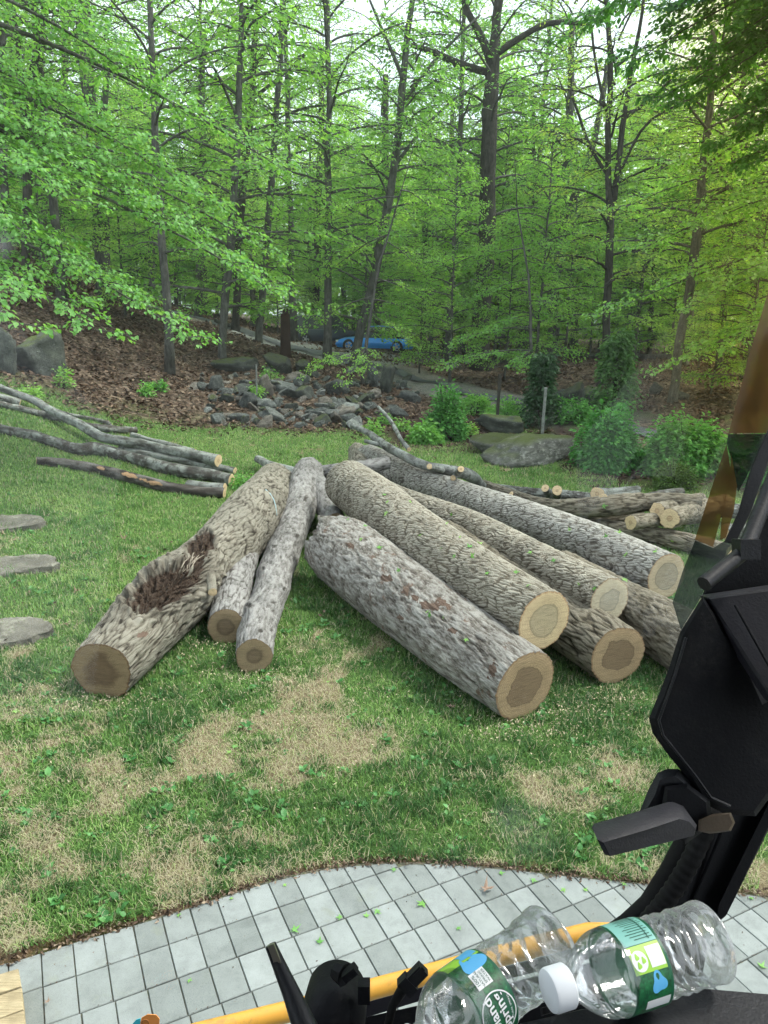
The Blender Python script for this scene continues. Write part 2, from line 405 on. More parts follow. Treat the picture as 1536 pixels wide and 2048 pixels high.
mossc = ramp(nt, noise(nt, 25, 5, .7, co), [(.3, (.025, .035, .012)), (.7, (.10, .12, .04))])
lit = mix(nt, B2.outputs[0], lit, mossc)
mul = ramp(nt, noise(nt, 40, 5, .7, co), [(.3, (.012, .008, .007)), (.7, (.075, .045, .04))])
gv = ramp(nt, noise(nt, 45, 5, .75, co), [(.3, (.08, .08, .075)), (.5, (.2, .2, .19)), (.7, (.4, .4, .38))])
c = mix(nt, A.outputs[0], lit, lawnc); c = mix(nt, A.outputs[2], c, mul); c = mix(nt, B2.outputs[1], c, gv)
sl = ramp(nt, noise(nt, 80, 5, .7, co), [(.3, (.03, .017, .012)), (.55, (.12, .06, .035)), (.75, (.3, .19, .12))])
c = mix(nt, B2.outputs[2], c, sl)
nt.links.new(c, b.inputs['Base Color']); bump(nt, b, noise(nt, 50, 6, .7, co), .03, .8)
gm = mkmesh('ground', np.stack([X, Y, Z], 1), [Fq], m, True, {'zone': np.stack([lawn, dryness(X, Y), mulch], 1), 'zonetwo': np.stack([moss, grav, soil], 1)})
g = mobj('ground', gm); tag(g, kind='structure', label='lawn running up into a leaf covered woodland slope')

# driveway strip
pts = _dr; mb = MB(); W = 1.5; n = len(pts)
den = np.array([np.interp(np.linspace(0, n-1, 120), np.arange(n), pts[:, k]) for k in range(3)]).T
for it in range(6): den[1:-1] = (den[:-2]+den[1:-1]*2+den[2:])/4
t = np.gradient(den, axis=0)[:, :2]; t /= np.linalg.norm(t, axis=1)[:, None]; nrm = np.stack([-t[:, 1], t[:, 0]], 1)
ac = np.linspace(-1, 1, 9); zc = tz(den[:, 0], den[:, 1])
Wv = np.interp(np.arctan2(den[:, 0], den[:, 1]), [-.1, .05], [1, .4]); XY = den[:, None, :2]+nrm[:, None]*(ac*W/2)[None, :, None]*Wv[:, None, None]
ZZ = tz(XY[..., 0], XY[..., 1])+.05
V = np.concatenate([XY, ZZ[..., None]], -1).reshape(-1, 3)
i = np.arange(119)[:, None]*9; j = np.arange(8)[None]
mb.add(V, [np.stack([i+j, i+j+1, i+10+j, i+9+j], -1).reshape(-1, 4)])
m, nt, b = newmat('asphalt', .85, .3); co = objco(nt)
nt.links.new(mix(nt, 1., ramp(nt, noise(nt, 60, 5, .7, co), [(.3, (.04, .045, .05)), (.7, (.09, .095, .10))]), ramp(nt, noise(nt, .8, 4, .6, co), [(.3, .8), (.7, 1.5)]), 'MULTIPLY'), b.inputs['Base Color'])
o = mb.build('driveway', m); tag(o, 'narrow grey asphalt driveway curving down through the wood', kind='structure')

# patio: joint bed + bevelled paving blocks clipped to the curved edge
S = CAMH/21.312; an = .462; ca, sa = math.cos(an), math.sin(an); rat = 1.5
def gridpt(c, r): return np.array([(c*ca+r*rat*sa-11.388)*S, (c*sa-r*rat*ca+20.45)*S])
blocks = []
def clip(poly):
    # sutherland-hodgman against the local chord of the curved edge
    cx = np.mean([p[0] for p in poly]); x0, x1 = cx-.16, cx+.16
    y0, y1 = patio_y(x0)-.008, patio_y(x1)-.008
    f = lambda p: (y0+(y1-y0)*(p[0]-x0)/(x1-x0))-p[1]
    out = []
    for k in range(len(poly)):
        a, c = poly[k], poly[(k+1) % len(poly)]; fa, fc = f(a), f(c)
        if fa >= 0: out.append(a)
        if (fa >= 0) != (fc >= 0): out.append(a+(c-a)*fa/(fa-fc))
    return out
rowoff = {1: 0, 2: .05, 3: .095, 4: .11}
V = []; Fd = {}; T = []; nv = 0
for r in range(-14, 30):
    off = rowoff.get(r, (r*7919 % 13)/13*.14)
    for c in range(-22, 44):
        g0 = .018; q = [gridpt(c+off+g0+RS.uniform(-.008, .008), r+g0*.7), gridpt(c+off+g0, r+1-g0*.7), gridpt(c+off+1-g0, r+1-g0*.7), gridpt(c+off+1-g0+RS.uniform(-.008, .008), r+g0*.7)]
        ctr = np.mean(q, 0)
        if abs(ctr[0]) > 4.2 or ctr[1] < -1.5 or ctr[1] > 5: continue
        q = clip(q)
        if len(q) < 3: continue
        q = np.array(q); ar = .5*abs(np.dot(q[:, 0], np.roll(q[:, 1], 1))-np.dot(q[:, 1], np.roll(q[:, 0], 1)))
        if ar < .0012: continue
        cc = q.mean(0); n = len(q); hz = RS.uniform(-.0015, .0015); tx, ty = RS.uniform(-.006, .006, 2)
        inn = q+(cc-q)/np.linalg.norm(cc-q, axis=1)[:, None]*.0045
        zt = lambda a: hz+(a[:, 0]-cc[0])*tx+(a[:, 1]-cc[1])*ty
        ring = [np.c_[inn, zt(inn)], np.c_[q, zt(q)-.004], np.c_[q, np.full(n, -.05)]]
        V += ring; k = np.arange(n); kk = (k+1) % n
        Fd.setdefault(n, []).append((nv+k)[None])
        for a in (0, 1): Fd.setdefault(4, []).append(np.stack([nv+k+a*n, nv+k+(a+1)*n, nv+kk+(a+1)*n, nv+kk+a*n], 1))
        tt = RS.uniform(0, 1); T += [tt]*(3*n); nv += 3*n
m, nt, b = newmat('concrete_paver', .9, .2); co = objco(nt); tn = attr(nt, 't').outputs['Fac']
c = ramp(nt, tn, [(0, (.165, .175, .170)), (.5, (.205, .216, .212)), (1, (.25, .262, .26))])
c = mix(nt, 1., c, ramp(nt, noise(nt, 7., 7, .75, co), [(.25, .72), (.5, .98), (.75, 1.14)]), 'MULTIPLY')
spk = ramp(nt, noise(nt, 170, 3, .6, co), [(.28, .62), (.42, 1.), (.7, 1.1)])
c = mix(nt, ramp(nt, tn, [(.0, 1.), (.7, .45)]), c, mix(nt, 1., c, spk, 'MULTIPLY'))
stn = ramp(nt, noise(nt, 1.4, 7, .72, co, .8), [(.34, .8), (.48, 1.), (.7, 1.05)]); c = mix(nt, 1., c, stn, 'MULTIPLY')
lich = math_(nt, 'MULTIPLY', ramp(nt, noise(nt, 9., 6, .7, co, .5), [(.55, 0.), (.72, .5)]), ramp(nt, noise(nt, 1.1, 2, .5, co), [(.45, 0.), (.6, 1.)]))
c = mix(nt, lich, c, (.2, .21, .16))
nt.links.new(c, b.inputs['Base Color']); bump(nt, b, noise(nt, 220, 4, .7, co), .0015, .7)
me = mkmesh('paving', np.vstack(V), [np.vstack(v) for v in Fd.values()], m, False, {'t': np.array(T)})
bm = bmesh.new(); bm.from_mesh(me); bmesh.ops.recalc_face_normals(bm, faces=bm.faces); bm.to_mesh(me); bm.free()
o = mobj('patio_paving', me); tag(o, 'grey rectangular concrete pavers laid in a curved patio', kind='structure')
xs = np.linspace(-4.3, 4.3, 120); yt = patio_y(xs)+.015; V = np.vstack([np.c_[xs, yt, np.full(120, -.012)], np.c_[xs, np.full(120, -1.6), np.full(120, -.012)]])
k = np.arange(119)
m, nt, b = newmat('joint_sand', .95, .1); co = objco(nt)
nt.links.new(ramp(nt, noise(nt, 25, 6, .7, co), [(.3, (.06, .048, .036)), (.5, (.15, .14, .11)), (.68, (.09, .11, .05))]), b.inputs['Base Color'])
o = mobj('patio_joints', mkmesh('patio_joints', V, [np.stack([k, k+120, k+121, k+1], 1)], m, False)); tag(o, 'dark sandy joints between the patio pavers', kind='structure')

# ------------------------------------------------------------------ grass blades
def area_samples(n, dmin, dmax, power=1.6, hx=.62):
    """positions in the view wedge, denser near the camera"""
    u = RS.rand(n); e = 2-power
    d = (dmin**e+u*(dmax**e-dmin**e))**(1/e); t = RS.uniform(-hx, hx, n)
    return d*t/np.sqrt(1+t*t)*1.0, d/np.sqrt(1+t*t)
def blades(name, x, y, h, w, lean, tint, mt, zoff=-.005, flat=None):
    n = len(x); z = tz(x, y)+zoff
    a = RS.uniform(0, 2*np.pi, n); dirx, diry = np.cos(a), np.sin(a); b2 = a+RS.uniform(.9, 2.2, n)
    lx, ly = np.cos(b2)*lean, np.sin(b2)*lean
    V = np.empty((n, 5, 3))
    for k, (hh, ww) in enumerate(((0, 1), (0, -1), (.55, .8), (.55, -.8), (1, 0))):
        V[:, k, 0] = x+dirx*w*ww*.5+lx*hh**1.6*h; V[:, k, 1] = y+diry*w*ww*.5+ly*hh**1.6*h; V[:, k, 2] = z+h*hh*np.sqrt(np.maximum(1-np.minimum(lean, .98)**2*hh, .04))
    i = np.arange(n)*5
    me = mkmesh(name, V.reshape(-1, 3), [np.stack([i, i+1, i+3, i+2], 1), np.stack([i+2, i+3, i+4], 1)], mt, True, {'t': np.repeat(tint, 5)})
    return mobj(name, me)
gmat, nt, b = newmat('grass_blade', .55, .25)
t_ = attr(nt, 't').outputs['Fac']
c = ramp(nt, t_, [(0, (.05, .125, .033)), (.3, (.125, .245, .06)), (.6, (.24, .39, .105)), (.78, (.33, .41, .15)), (.85, (.36, .31, .19)), (1, (.48, .42, .29))])
nt.links.new(c, b.inputs['Base Color'])
tr = nd(nt, 'ShaderNodeBsdfTranslucent', {'Color': c}); ms = nd(nt, 'ShaderNodeMixShader', {0: .3}); nt.links.new(b.outputs[0], ms.inputs[1]); nt.links.new(tr.outputs[0], ms.inputs[2]); nt.links.new(ms.outputs[0], nt.nodes['Material Output'].inputs['Surface'])
x, y = area_samples(int(560000*GD), 3.0, 26, 1.45)
d = np.hypot(x, y); ok = (y > patio_y(x)+.005+.015*RS.rand(len(x))) & (RS.rand(len(x)) < lawnmask(x, y)); x, y, d = x[ok], y[ok], d[ok]
dr = dryness(x, y); cl = fbm(x*7, y*7, s=51, o=3)
keep = RS.rand(len(x)) < np.clip(1.02-1.0*dr+.45*cl, .07, 1); x, y, d, dr, cl = [q[keep] for q in (x, y, d, dr, cl)]
far = sstep(5, 14, d)
md = fbm(x*1.7, y*1.7, s=53, o=3); tint = np.clip(.33+.14*RS.randn(len(x))+.22*far+.16*fbm(x*.7, y*.7, s=52, o=3)-.34*sstep(.0, .6, cl)*(1-.5*far)-.26*sstep(.0, .7, md)*(1-.7*far)+.16*sstep(.1, .8, -md), 0, .78)
dry = RS.rand(len(x)) < .10+.45*dr; tint[dry] = RS.uniform(.8, 1, dry.sum())
h = (.028+.042*RS.rand(len(x))*(1+1.3*np.clip(cl, 0, 1)+.7*np.clip(md, 0, 1)))*(1-.35*dr)*(1+.1*far); w = .0035+.0022*d/5+.002*RS.rand(len(x))
o = blades('grass', x, y, h, w, RS.uniform(.3, .95, len(x)), tint, gmat); tag(o, 'patchy green lawn grass around and in front of the logs', 'grass', kind='stuff')
# dry straw lying flat
x, y = area_samples(int(210000*GD), 3.0, 12, 1.4); dr = dryness(x, y)
ok = (y > patio_y(x)+.01) & (RS.rand(len(x)) < np.clip(dr*1.3, .03, 1)); x, y = x[ok], y[ok]; d = np.hypot(x, y)
o = blades('straw', x, y, RS.uniform(.025, .075, len(x)), .0025+.0012*d/4, np.full(len(x), .97), RS.uniform(.78, 1, len(x))**1., gmat, zoff=.002+.012*RS.rand(len(x))); tag(o, 'dry tan thatch lying in the worn patches of lawn', 'thatch', kind='stuff')

# ------------------------------------------------------------------ leaf shaped meshes
def leafgeo(pos, dr, nr, size, shape='ovate', fold=.25, asp=.5):
    """ovate leaves: pos base, dr direction, nr normal; returns V(n,k,3), faces"""
    n = len(pos); s = np.cross(nr, dr); s /= np.linalg.norm(s, axis=1)[:, None]+1e-9; nr = np.cross(dr, s)
    L = size[:, None]
    if shape == 'dia': pr = [(0, 0, 0), (.42, asp, fold), (1, 0, 0), (.42, -asp, fold)]; F = [(0, 1, 2), (0, 2, 3)]
    else: pr = [(0, 0, 0), (.22, asp*.85, fold*.8), (.55, asp*.95, fold), (1, 0, -.12), (.55, -asp*.95, fold), (.22, -asp*.85, fold*.8), (.5, 0, .02)]; F = [(0, 1, 6), (1, 2, 6), (2, 3, 6), (3, 4, 6), (4, 5, 6), (5, 0, 6)]
    V = np.empty((n, len(pr), 3))
    for k, (a, b2, c) in enumerate(pr): V[:, k] = pos+dr*L*a+s*L*b2*.55+nr*L*c*.5*(1 if b2 else 1)
    F = np.array(F); i = (np.arange(n)*len(pr))[:, None, None]+F[None]
    return V.reshape(-1, 3), i.reshape(-1, 3), len(pr)
def randdir(n, up=0., spread=1.):
    v = RS.randn(n, 3)*spread; v[:, 2] += up; return v/np.linalg.norm(v, axis=1)[:, None]

# leaf litter on the slopes
m, nt, b = newmat('dead_leaf', .8, .2)
dl_mat = m
nt.links.new(ramp(nt, attr(nt, 't').outputs['Fac'], [(0, (.035, .023, .016)), (.4, (.095, .06, .042)), (.75, (.18, .12, .085)), (1, (.32, .24, .18))]), b.inputs['Base Color'])
def litter(name, x, y, size, label, extra=0.):
    n = len(x); pos = np.stack([x, y, tz(x, y)+.015+extra], 1); nr = randdir(n, 2.2); dr = randdir(n, 0); dr -= nr*(dr*nr).sum(1)[:, None]; dr /= np.linalg.norm(dr, axis=1)[:, None]
    V, Fc, k = leafgeo(pos, dr, nr, size, 'dia', .35, .6)
    o = mobj(name, mkmesh(name, V, [Fc], m, False, {'t': np.repeat(np.clip(RS.beta(1.7, 2.2, n), 0, 1), k)})); tag(o, label, 'leaf litter', kind='stuff')
x, y = area_samples(int(120000*GD), 16, 60, 1.3, .75); d = np.hypot(x, y)
ok = (d > edge_d(x, y)+.5*fbm(x*.6, y*.6, s=31, o=3)-1.2*RS.rand(len(x))**2) & (drive_dist(x, y) > 1.6) & (RS.rand(len(x)) < np.clip(.75+.7*fbm(x*.8, y*.8, s=61, o=3), .1, 1)); x, y, d = x[ok], y[ok], d[ok]
litter('leaf_litter', x, y, RS.uniform(.06, .13, len(x))*(1+d/60), 'brown fallen leaves covering the woodland slope')
x, y = area_samples(int(5000), 7, 22, 1., .6); ok = RS.rand(len(x)) < np.clip(.12+.5*sstep(13, 19, y), 0, 1)*lawnmask(x, y); litter('lawn_litter', x[ok], y[ok], RS.uniform(.03, .07, ok.sum()), 'small dead leaf scraps in the far lawn grass', .03)
# bark chips and crumbs along the patio edge
n = 2600; xx = RS.uniform(-3.2, 3.2, n); yy = patio_y(xx)+RS.randn(n)*.022+.008; 
pos = np.stack([xx, yy, np.full(n, .006)+.006*RS.rand(n)], 1); nr = randdir(n, 1.2); dr = randdir(n); dr -= nr*(dr*nr).sum(1)[:, None]; dr /= np.linalg.norm(dr, axis=1)[:, None]
V, Fc, k = leafgeo(pos, dr, nr, RS.uniform(.008, .035, n), 'dia', .2, .45)
o = mobj('bark_crumbs', mkmesh('bark_crumbs', V, [Fc], dl_mat, False, {'t': np.repeat(RS.rand(n), k)})); tag(o, 'reddish brown crumbs along the curved patio edge', 'debris', kind='stuff')
n = 1500; xx = RS.uniform(-3.2, 3.2, n); yy = patio_y(xx)-.02-RS.rand(n)**1.6*1.9
gi = np.stack([(xx/S+11.388), (yy/S-20.45)], 1); gc = gi[:, 0]*ca+gi[:, 1]*sa; gr = -(-gi[:, 0]*sa+gi[:, 1]*ca)/rat
jm = RS.rand(n) < .6; gr = np.where(jm, np.round(gr)+RS.randn(n)*.02, gr); gp = np.array([gridpt(a, b_) for a, b_ in zip(gc, gr)]); xx, yy = gp[:, 0], gp[:, 1]
pos = np.stack([xx, yy, np.full(n, .003)], 1); nr = randdir(n, 2.5); dr = randdir(n); dr -= nr*(dr*nr).sum(1)[:, None]; dr /= np.linalg.norm(dr, axis=1)[:, None]
V, Fc, k = leafgeo(pos, dr, nr, RS.uniform(.003, .013, n), 'dia', .2, .5)
o = mobj('paver_grit', mkmesh('paver_grit', V, [Fc], dl_mat, False, {'t': np.repeat(RS.rand(n)*.7, k)})); tag(o, 'dark crumbs and grit scattered over the patio pavers', 'debris', kind='stuff')
# pale sawdust chips and twigs in the bare patch
n = 900; c0 = on_z(640, 1400, 0); xx = c0[0]+RS.randn(n)*1.5; yy = c0[1]+RS.randn(n)*.9; e_ = [on_z(a, b_, 0) for a, b_ in ((1050, 1462), (1235, 1400), (205, 1412), (505, 1358), (455, 1300), (1130, 1420))]; xx = np.r_[xx]+0; q_ = [np.array(p_[:2])+RS.randn(420, 2)*[.26, .13] for p_ in e_]; xx = np.r_[xx, np.concatenate(q_)[:, 0]]; yy = np.r_[yy, np.concatenate(q_)[:, 1]]; ok = yy > patio_y(xx)+.1; xx, yy = xx[ok], yy[ok]; n = len(xx)
pos = np.stack([xx, yy, tz(xx, yy)+.02+.02*RS.rand(n)], 1); nr = randdir(n, 1.5); dr = randdir(n); dr -= nr*(dr*nr).sum(1)[:, None]; dr /= np.linalg.norm(dr, axis=1)[:, None]
V, Fc, k = leafgeo(pos, dr, nr, RS.uniform(.006, .03, n), 'dia', .1, .35)
m, nt, b = newmat('wood_chip', .8, .2, (.5, .41, .29))
o = mobj('wood_chips', mkmesh('wood_chips', V, [Fc], m, False)); tag(o, 'pale wood chips sprinkled on the worn grass', 'debris', kind='stuff')
# broad leaf weeds
weedmat = leafmat('weed_leaf', (.05, .15, .035), (.09, .24, .06), (.17, .36, .11), .25)
P_, D_, N_, S_ = [], [], [], []
for k in range(int(620)):
    x, y = area_samples(1, 3.0, 13, 1.5); x, y = x[0], y[0]
    if y < patio_y(x)+.04 or (dryness(np.array([x]), np.array([y]))[0] > .75 and random.random() < .7): continue
    nl = RS.randint(4, 9); sz = RS.uniform(.028, .062); a = RS.uniform(0, 6.28)+np.arange(nl)*2.4
    el = RS.uniform(.15, .8, nl); dr = np.stack([np.cos(a)*np.cos(el), np.sin(a)*np.cos(el), np.sin(el)], 1)
    P_.append(np.array([x, y, float(tz(x, y))+.015])+RS.randn(nl, 3)*[.02, .02, .004]); D_.append(dr)
    up = np.stack([-np.cos(a)*np.sin(el), -np.sin(a)*np.sin(el), np.cos(el)], 1); N_.append(up); S_.append(sz*RS.uniform(.7, 1.2, nl))
V, Fc, k = leafgeo(np.vstack(P_), np.vstack(D_), np.vstack(N_), np.concatenate(S_), 'ovate', .18, .62)
o = mobj('lawn_weeds', mkmesh('lawn_weeds', V, [Fc], weedmat, True, {'t': np.repeat(RS.rand(len(V)//k), k)})); tag(o, 'broad leaved weeds growing in the patchy lawn', 'weeds', kind='stuff')
# ================================================================== LOGS
SKEW = .35
def logpt(px, py, rpx, zoff=0.):
    r = ray(px, py); t = np.arange(2, 60, .004); p = CAM[None]+t[:, None]*r[None]
    f = p[:, 2]-(tz(p[:, 0], p[:, 1])+rpx*t/F+zoff)
    k = int(np.argmax(f < 0)); return p[k], rpx*t[k]/F
def smooth_path(P_, Rr, step):
    P_ = np.array(P_); Rr = np.array(Rr); s = np.r_[0, np.cumsum(np.linalg.norm(np.diff(P_, axis=0), axis=1))]
    n = max(6, int(s[-1]/step)); q = np.linspace(0, s[-1], n)
    # catmull-rom by hermite
    def cr(v):
        mth = np.gradient(v, s, axis=0) if len(s) > 2 else np.repeat((v[1:]-v[:1])/(s[1]-s[0]), 2, 0)
        k = np.clip(np.searchsorted(s, q, side='right')-1, 0, len(s)-2); h = s[k+1]-s[k]; t = (q-s[k])/h
        if v.ndim > 1: t = t[:, None]; h = h[:, None]
        return (2*t**3-3*t**2+1)*v[k]+(t**3-2*t**2+t)*h*mth[k]+(-2*t**3+3*t**2)*v[k+1]+(t**3-t**2)*h*mth[k+1]
    return cr(P_), cr(Rr), q
LOGMESH = []
def bark_log(world, radii, bark, m_bark, nu, step, seed, lump=.06, amp=None, post=None, wobble=0., facen=(None, None)):
    """returns bark mesh data and end rings"""
    C_, Rr, q = smooth_path(world, radii, step); n = len(C_)
    if wobble: 
        for k in range(2): C_[:, [0, 2][k]] += wobble*fbm(q*1.3, q*0+k*9., s=seed, o=3)*sstep(0, .5, q)
    t = np.gradient(C_, axis=0); t /= np.linalg.norm(t, axis=1)[:, None]
    U = [np.cross(t[0], [0, 0, 1.])]; U[0] /= np.linalg.norm(U[0])
    for i in range(1, n): u = U[-1]-t[i]*(U[-1]@t[i]); U.append(u/np.linalg.norm(u))
    U = np.array(U); W = np.cross(t, U)
    an = np.arange(nu)/nu*2*np.pi; AN, Q = np.meshgrid(an, q); ca, sa = np.cos(AN), np.sin(AN)
    Rm = np.mean(radii); L = fbm(ca*1.1+5, sa*1.1, Q*.9/max(Rm*2, .05)*.35+seed, s=seed, o=3)*lump+1
    rad = Rr[:, None]*L
    per = 2*np.pi*Rm
    rot = np.zeros_like(AN)
    if bark == 'ash':
        pu = max(6, int(per/.030)); u = (AN/(2*np.pi)+SKEW*Q/per)*pu; v = Q/.17
        u2 = u+1.6*fbm(ca*1.5, sa*1.5, Q*3, s=seed+1, o=2)+.35*fbm(ca*6, sa*6, Q*14, s=seed+7, o=2); v2 = v+.5*fbm(ca*3, sa*3, Q*5, s=seed+2, o=2)
        f1, e = voro(u2+.32*v2, v2, pu, seed); h = sstep(.0, .36, e); a = amp or .013
        fine = fbm(ca*30*Rm, sa*30*Rm, Q*30, s=seed+3, o=3); h = np.clip(h*(.85+.3*fine)+.0, 0, 1); disp = (h-.6)*a+.0015*fine
    elif bark == 'plate':
        pu = max(5, int(per/.055)); u = AN/(2*np.pi)*pu; v = Q/.42
        u2 = u+1.2*fbm(ca*1.5, sa*1.5, Q*2.5, s=seed+1, o=3); v2 = v+.5*fbm(ca*3, sa*3, Q*4, s=seed+2, o=2)
        f1, e = voro(u2, v2, pu, seed); f1b, e2 = voro(u2*2+3, v2*2.3, pu*2, seed+5)
        fine = fbm(ca*25*Rm, sa*25*Rm, Q*14, s=seed+3, o=4); h = np.clip(.55*sstep(0, .3, e)+.22*sstep(0, .35, e2)+.34*fine+.10, 0, 1); a = amp or .016; disp = (h-.6)*a+.25*a*(f1-.4)
    elif bark == 'flaky':
        f = fbm(ca*34*Rm, sa*34*Rm, Q*11, s=seed+1, o=5, g=.72); g2 = fbm(ca*80*Rm, sa*80*Rm, Q*36, s=seed+2, o=2)
        h = np.clip(.60+.36*f+.22*g2, 0, 1); a = amp or .016; disp = (h-.6)*a
    else:
        f = fbm(ca*12*Rm+9, sa*12*Rm, Q*5, s=seed+1, o=4); h = np.clip(.6+.5*f, 0, 1); a = amp or .004; disp = (h-.6)*a
    bark_log.base = C_[:, None]+(rad-.004)[..., None]*(ca[..., None]*U[:, None]+sa[..., None]*W[:, None])
    rad = rad+disp; BCV = np.stack([ca*Rm, sa*Rm, Q], -1)
    V = C_[:, None]+rad[..., None]*(ca[..., None]*U[:, None]+sa[..., None]*W[:, None])
    if post: V, h, rot = post(V, h, rot, AN, Q, C_)
    bark_log.bc = BCV.reshape(-1, 3)
    return V, h, rot, C_, t, U, W, Rr
def log_thing(name, label, spec, bark, m_bark, m_face, nu=200, step=.02, seed=1, lump=.05, amp=None, post=None, far_face=True, cat='log', group=None, wobble=0., tiltn=(0, 0), stubs=(), taper=None, m_face2=None, branches=()):
    w, r = zip(*[logpt(*s) if len(s) == 4 else logpt(*s, 0.) for s in spec])
    V, h, rot, C_, t, U, W, Rr = bark_log(w, r, bark, m_bark, nu, step, seed, lump, amp, post, wobble)
    n = V.shape[0]; origin = C_[n//2].copy(); origin[2] = tz(origin[0], origin[1])
    # ends: shear the last rings so that the saw cut is plane but slightly tilted
    for e, (ti, sg) in enumerate(((0, 1), (n-1, -1))):
        V[ti] = C_[ti]+(V[ti]-C_[ti])*1.0
    i = np.arange(n-1)[:, None]*nu; j = np.arange(nu)[None]; k = (j+1) % nu
    Fq = np.stack([i+j, i+nu+j, i+nu+k, i+k], -1).reshape(-1, 4)
    root = empty(name, origin, label, cat, group)
    vv = V.reshape(-1, 3)
    o = mobj('bark', mkmesh('bark', vv-origin, [Fq], m_bark, True, {'h': h.ravel(), 'rot': rot.ravel(), 'bc': bark_log.bc}), root)
    LOGMESH.append((vv, Fq))
    for e, ti in enumerate((0, n-1)):
        if e == 1 and not far_face: continue
        ring = V[ti]; c = ring.mean(0); fr = [1., .93, .75, .5, .25]; VV = np.concatenate([c+(ring-c)*f for f in fr]+[c[None]]); 
        out = -t[ti] if e == 0 else t[ti]
        VV[:-1] += out*(np.repeat([0, .003, .003, .003, .003], nu))[:, None]; VV[-1] += out*.003
        fs = []; jj = np.arange(nu); kk = (jj+1) % nu
        for a in range(4): q = np.stack([a*nu+jj, a*nu+kk, (a+1)*nu+kk, (a+1)*nu+jj], 1); fs.append(q)
        tri = np.stack([4*nu+jj, 4*nu+kk, np.full(nu, 5*nu)], 1)
        if e == 1: fs = [f[:, ::-1] for f in fs]; tri = tri[:, ::-1]
        d = VV-c; uv = np.stack([d@U[ti], d@W[ti]], 1)*3+seed*1.7
        rr = np.r_[np.repeat(fr, nu), 0]
        mobj('cut_end', mkmesh('cut_end', VV-origin, [np.vstack(fs), tri], (m_face if e == 0 else (m_face2 or m_face)), True, {'rr': rr, 'aa': np.r_[np.tile(np.abs(np.arange(nu)/nu*2-1)*3.1, 5), 0]}, uv), root)
    for sb in stubs: stub_on(root, origin, *sb, m_bark, m_face)
    return root
def stub_on(root, origin, A, B, r, m_bark, m_face, name='branch_stub'):
    """short sawn side branch, own child with its pale face"""
    A = np.array(A); B = np.array(B); V, h, rot, C_, t, U, W, Rr = bark_log([A, (A+B)/2, B], [r*1.15, r, r], 'smooth', m_bark, 20, .03, int(r*1000)+3, .06)
    nu = 20; n = V.shape[0]; i = np.arange(n-1)[:, None]*nu; j = np.arange(nu)[None]; k = (j+1) % nu
    Fq = np.stack([i+j, i+nu+j, i+nu+k, i+k], -1).reshape(-1, 4)
    s = mobj(name, mkmesh(name, V.reshape(-1, 3)-origin, [Fq], m_bark, True, {'h': h.ravel(), 'rot': rot.ravel(), 'bc': bark_log.bc}), root)
    ring = V[-1]; c = ring.mean(0); VV = np.vstack([ring, c+(ring-c)*.8+t[-1]*.002, c+(ring-c)*.3+t[-1]*.002]); jj = np.arange(nu); kk = (jj+1) % nu
    d = VV-c; mobj('cut_end', mkmesh('cut_end', VV-origin, [np.vstack([np.stack([a*nu+jj, (a+1)*nu+jj, (a+1)*nu+kk, a*nu+kk], 1)[:, ::-1] for a in (0, 1)]), (2*nu+jj)[None][:, ::1]], m_face, True, {'rr': np.r_[np.ones(nu), np.full(nu, .8), np.full(nu, .3)]}, np.stack([d@U[-1], d@W[-1]], 1)*3+r*77), s)

ash = barkmat('ash_bark', (.09, .073, .056), (.20, .172, .135), (.33, .30, .25), fine=50)
ash2 = barkmat('weathered_ash_bark', (.10, .085, .072), (.235, .215, .19), (.39, .37, .34), fine=50)
plate = barkmat('plated_bark', (.035, .028, .022), (.15, .13, .105), (.24, .218, .18), (.14, .10, .075), 2.5, (.62, .75))
palebk = barkmat('pale_flaky_bark', (.07, .055, .047), (.20, .175, .155), (.38, .355, .33), (.15, .085, .06), 6., (.60, .66), fine=90, bumpd=.008)
graybk = barkmat('silver_bark', (.06, .052, .047), (.16, .147, .14), (.265, .25, .242), (.15, .115, .105), 4., (.62, .72), fine=45)
greybr = barkmat('grey_branch_bark', (.05, .045, .04), (.17, .17, .158), (.27, .278, .26), (.09, .085, .075), 11., (.52, .6), fine=40)
mottled = barkmat('mottled_branch_bark', (.035, .03, .027), (.12, .117, .108), (.26, .265, .245), (.055, .045, .04), 7., (.46, .56), fine=40)
darkbr = barkmat('dark_branch_bark', (.025, .02, .018), (.06, .05, .045), (.14, .125, .118), (.05, .042, .04), 4.2, (.66, .68), fine=60, scar=(.36, .22, .13))
pilebk = barkmat('brown_pile_bark', (.035, .028, .02), (.115, .095, .07), (.22, .19, .15), fine=50)
f_e = facemat('fresh_ash_end', (.58, .44, .27), (.44, .36, .235), hr=.58, wob=.05, soft=.06, edge=(.34, .20, .11))
f_f = facemat('pale_ash_end', (.52, .45, .33), (.40, .36, .28), hr=.52, wob=.14, soft=.07, edge=(.28, .19, .12))
f_g = facemat('grey_hearted_end', (.46, .37, .26), (.32, .275, .21), hr=.62, wob=.03, soft=.04, edge=(.30, .19, .11))
f_d = facemat('brown_hearted_end', (.34, .24, .145), (.19, .13, .082), hr=.58, wob=.13, soft=.03, edge=(.2, .12, .07))
f_a = facemat('stained_end', (.25, .175, .105), (.17, .11, .068), hr=.5, wob=.26, soft=.3, edge=(.14, .08, .045))
f_c = facemat('small_log_end', (.29, .21, .13), (.19, .135, .09), hr=.42, wob=.12, soft=.15, edge=(.16, .1, .06))
f_p = facemat('fresh_branch_end', (.74, .55, .34), (.62, .42, .25), hr=.3, wob=.06, soft=.1, edge=(.3, .2, .12))

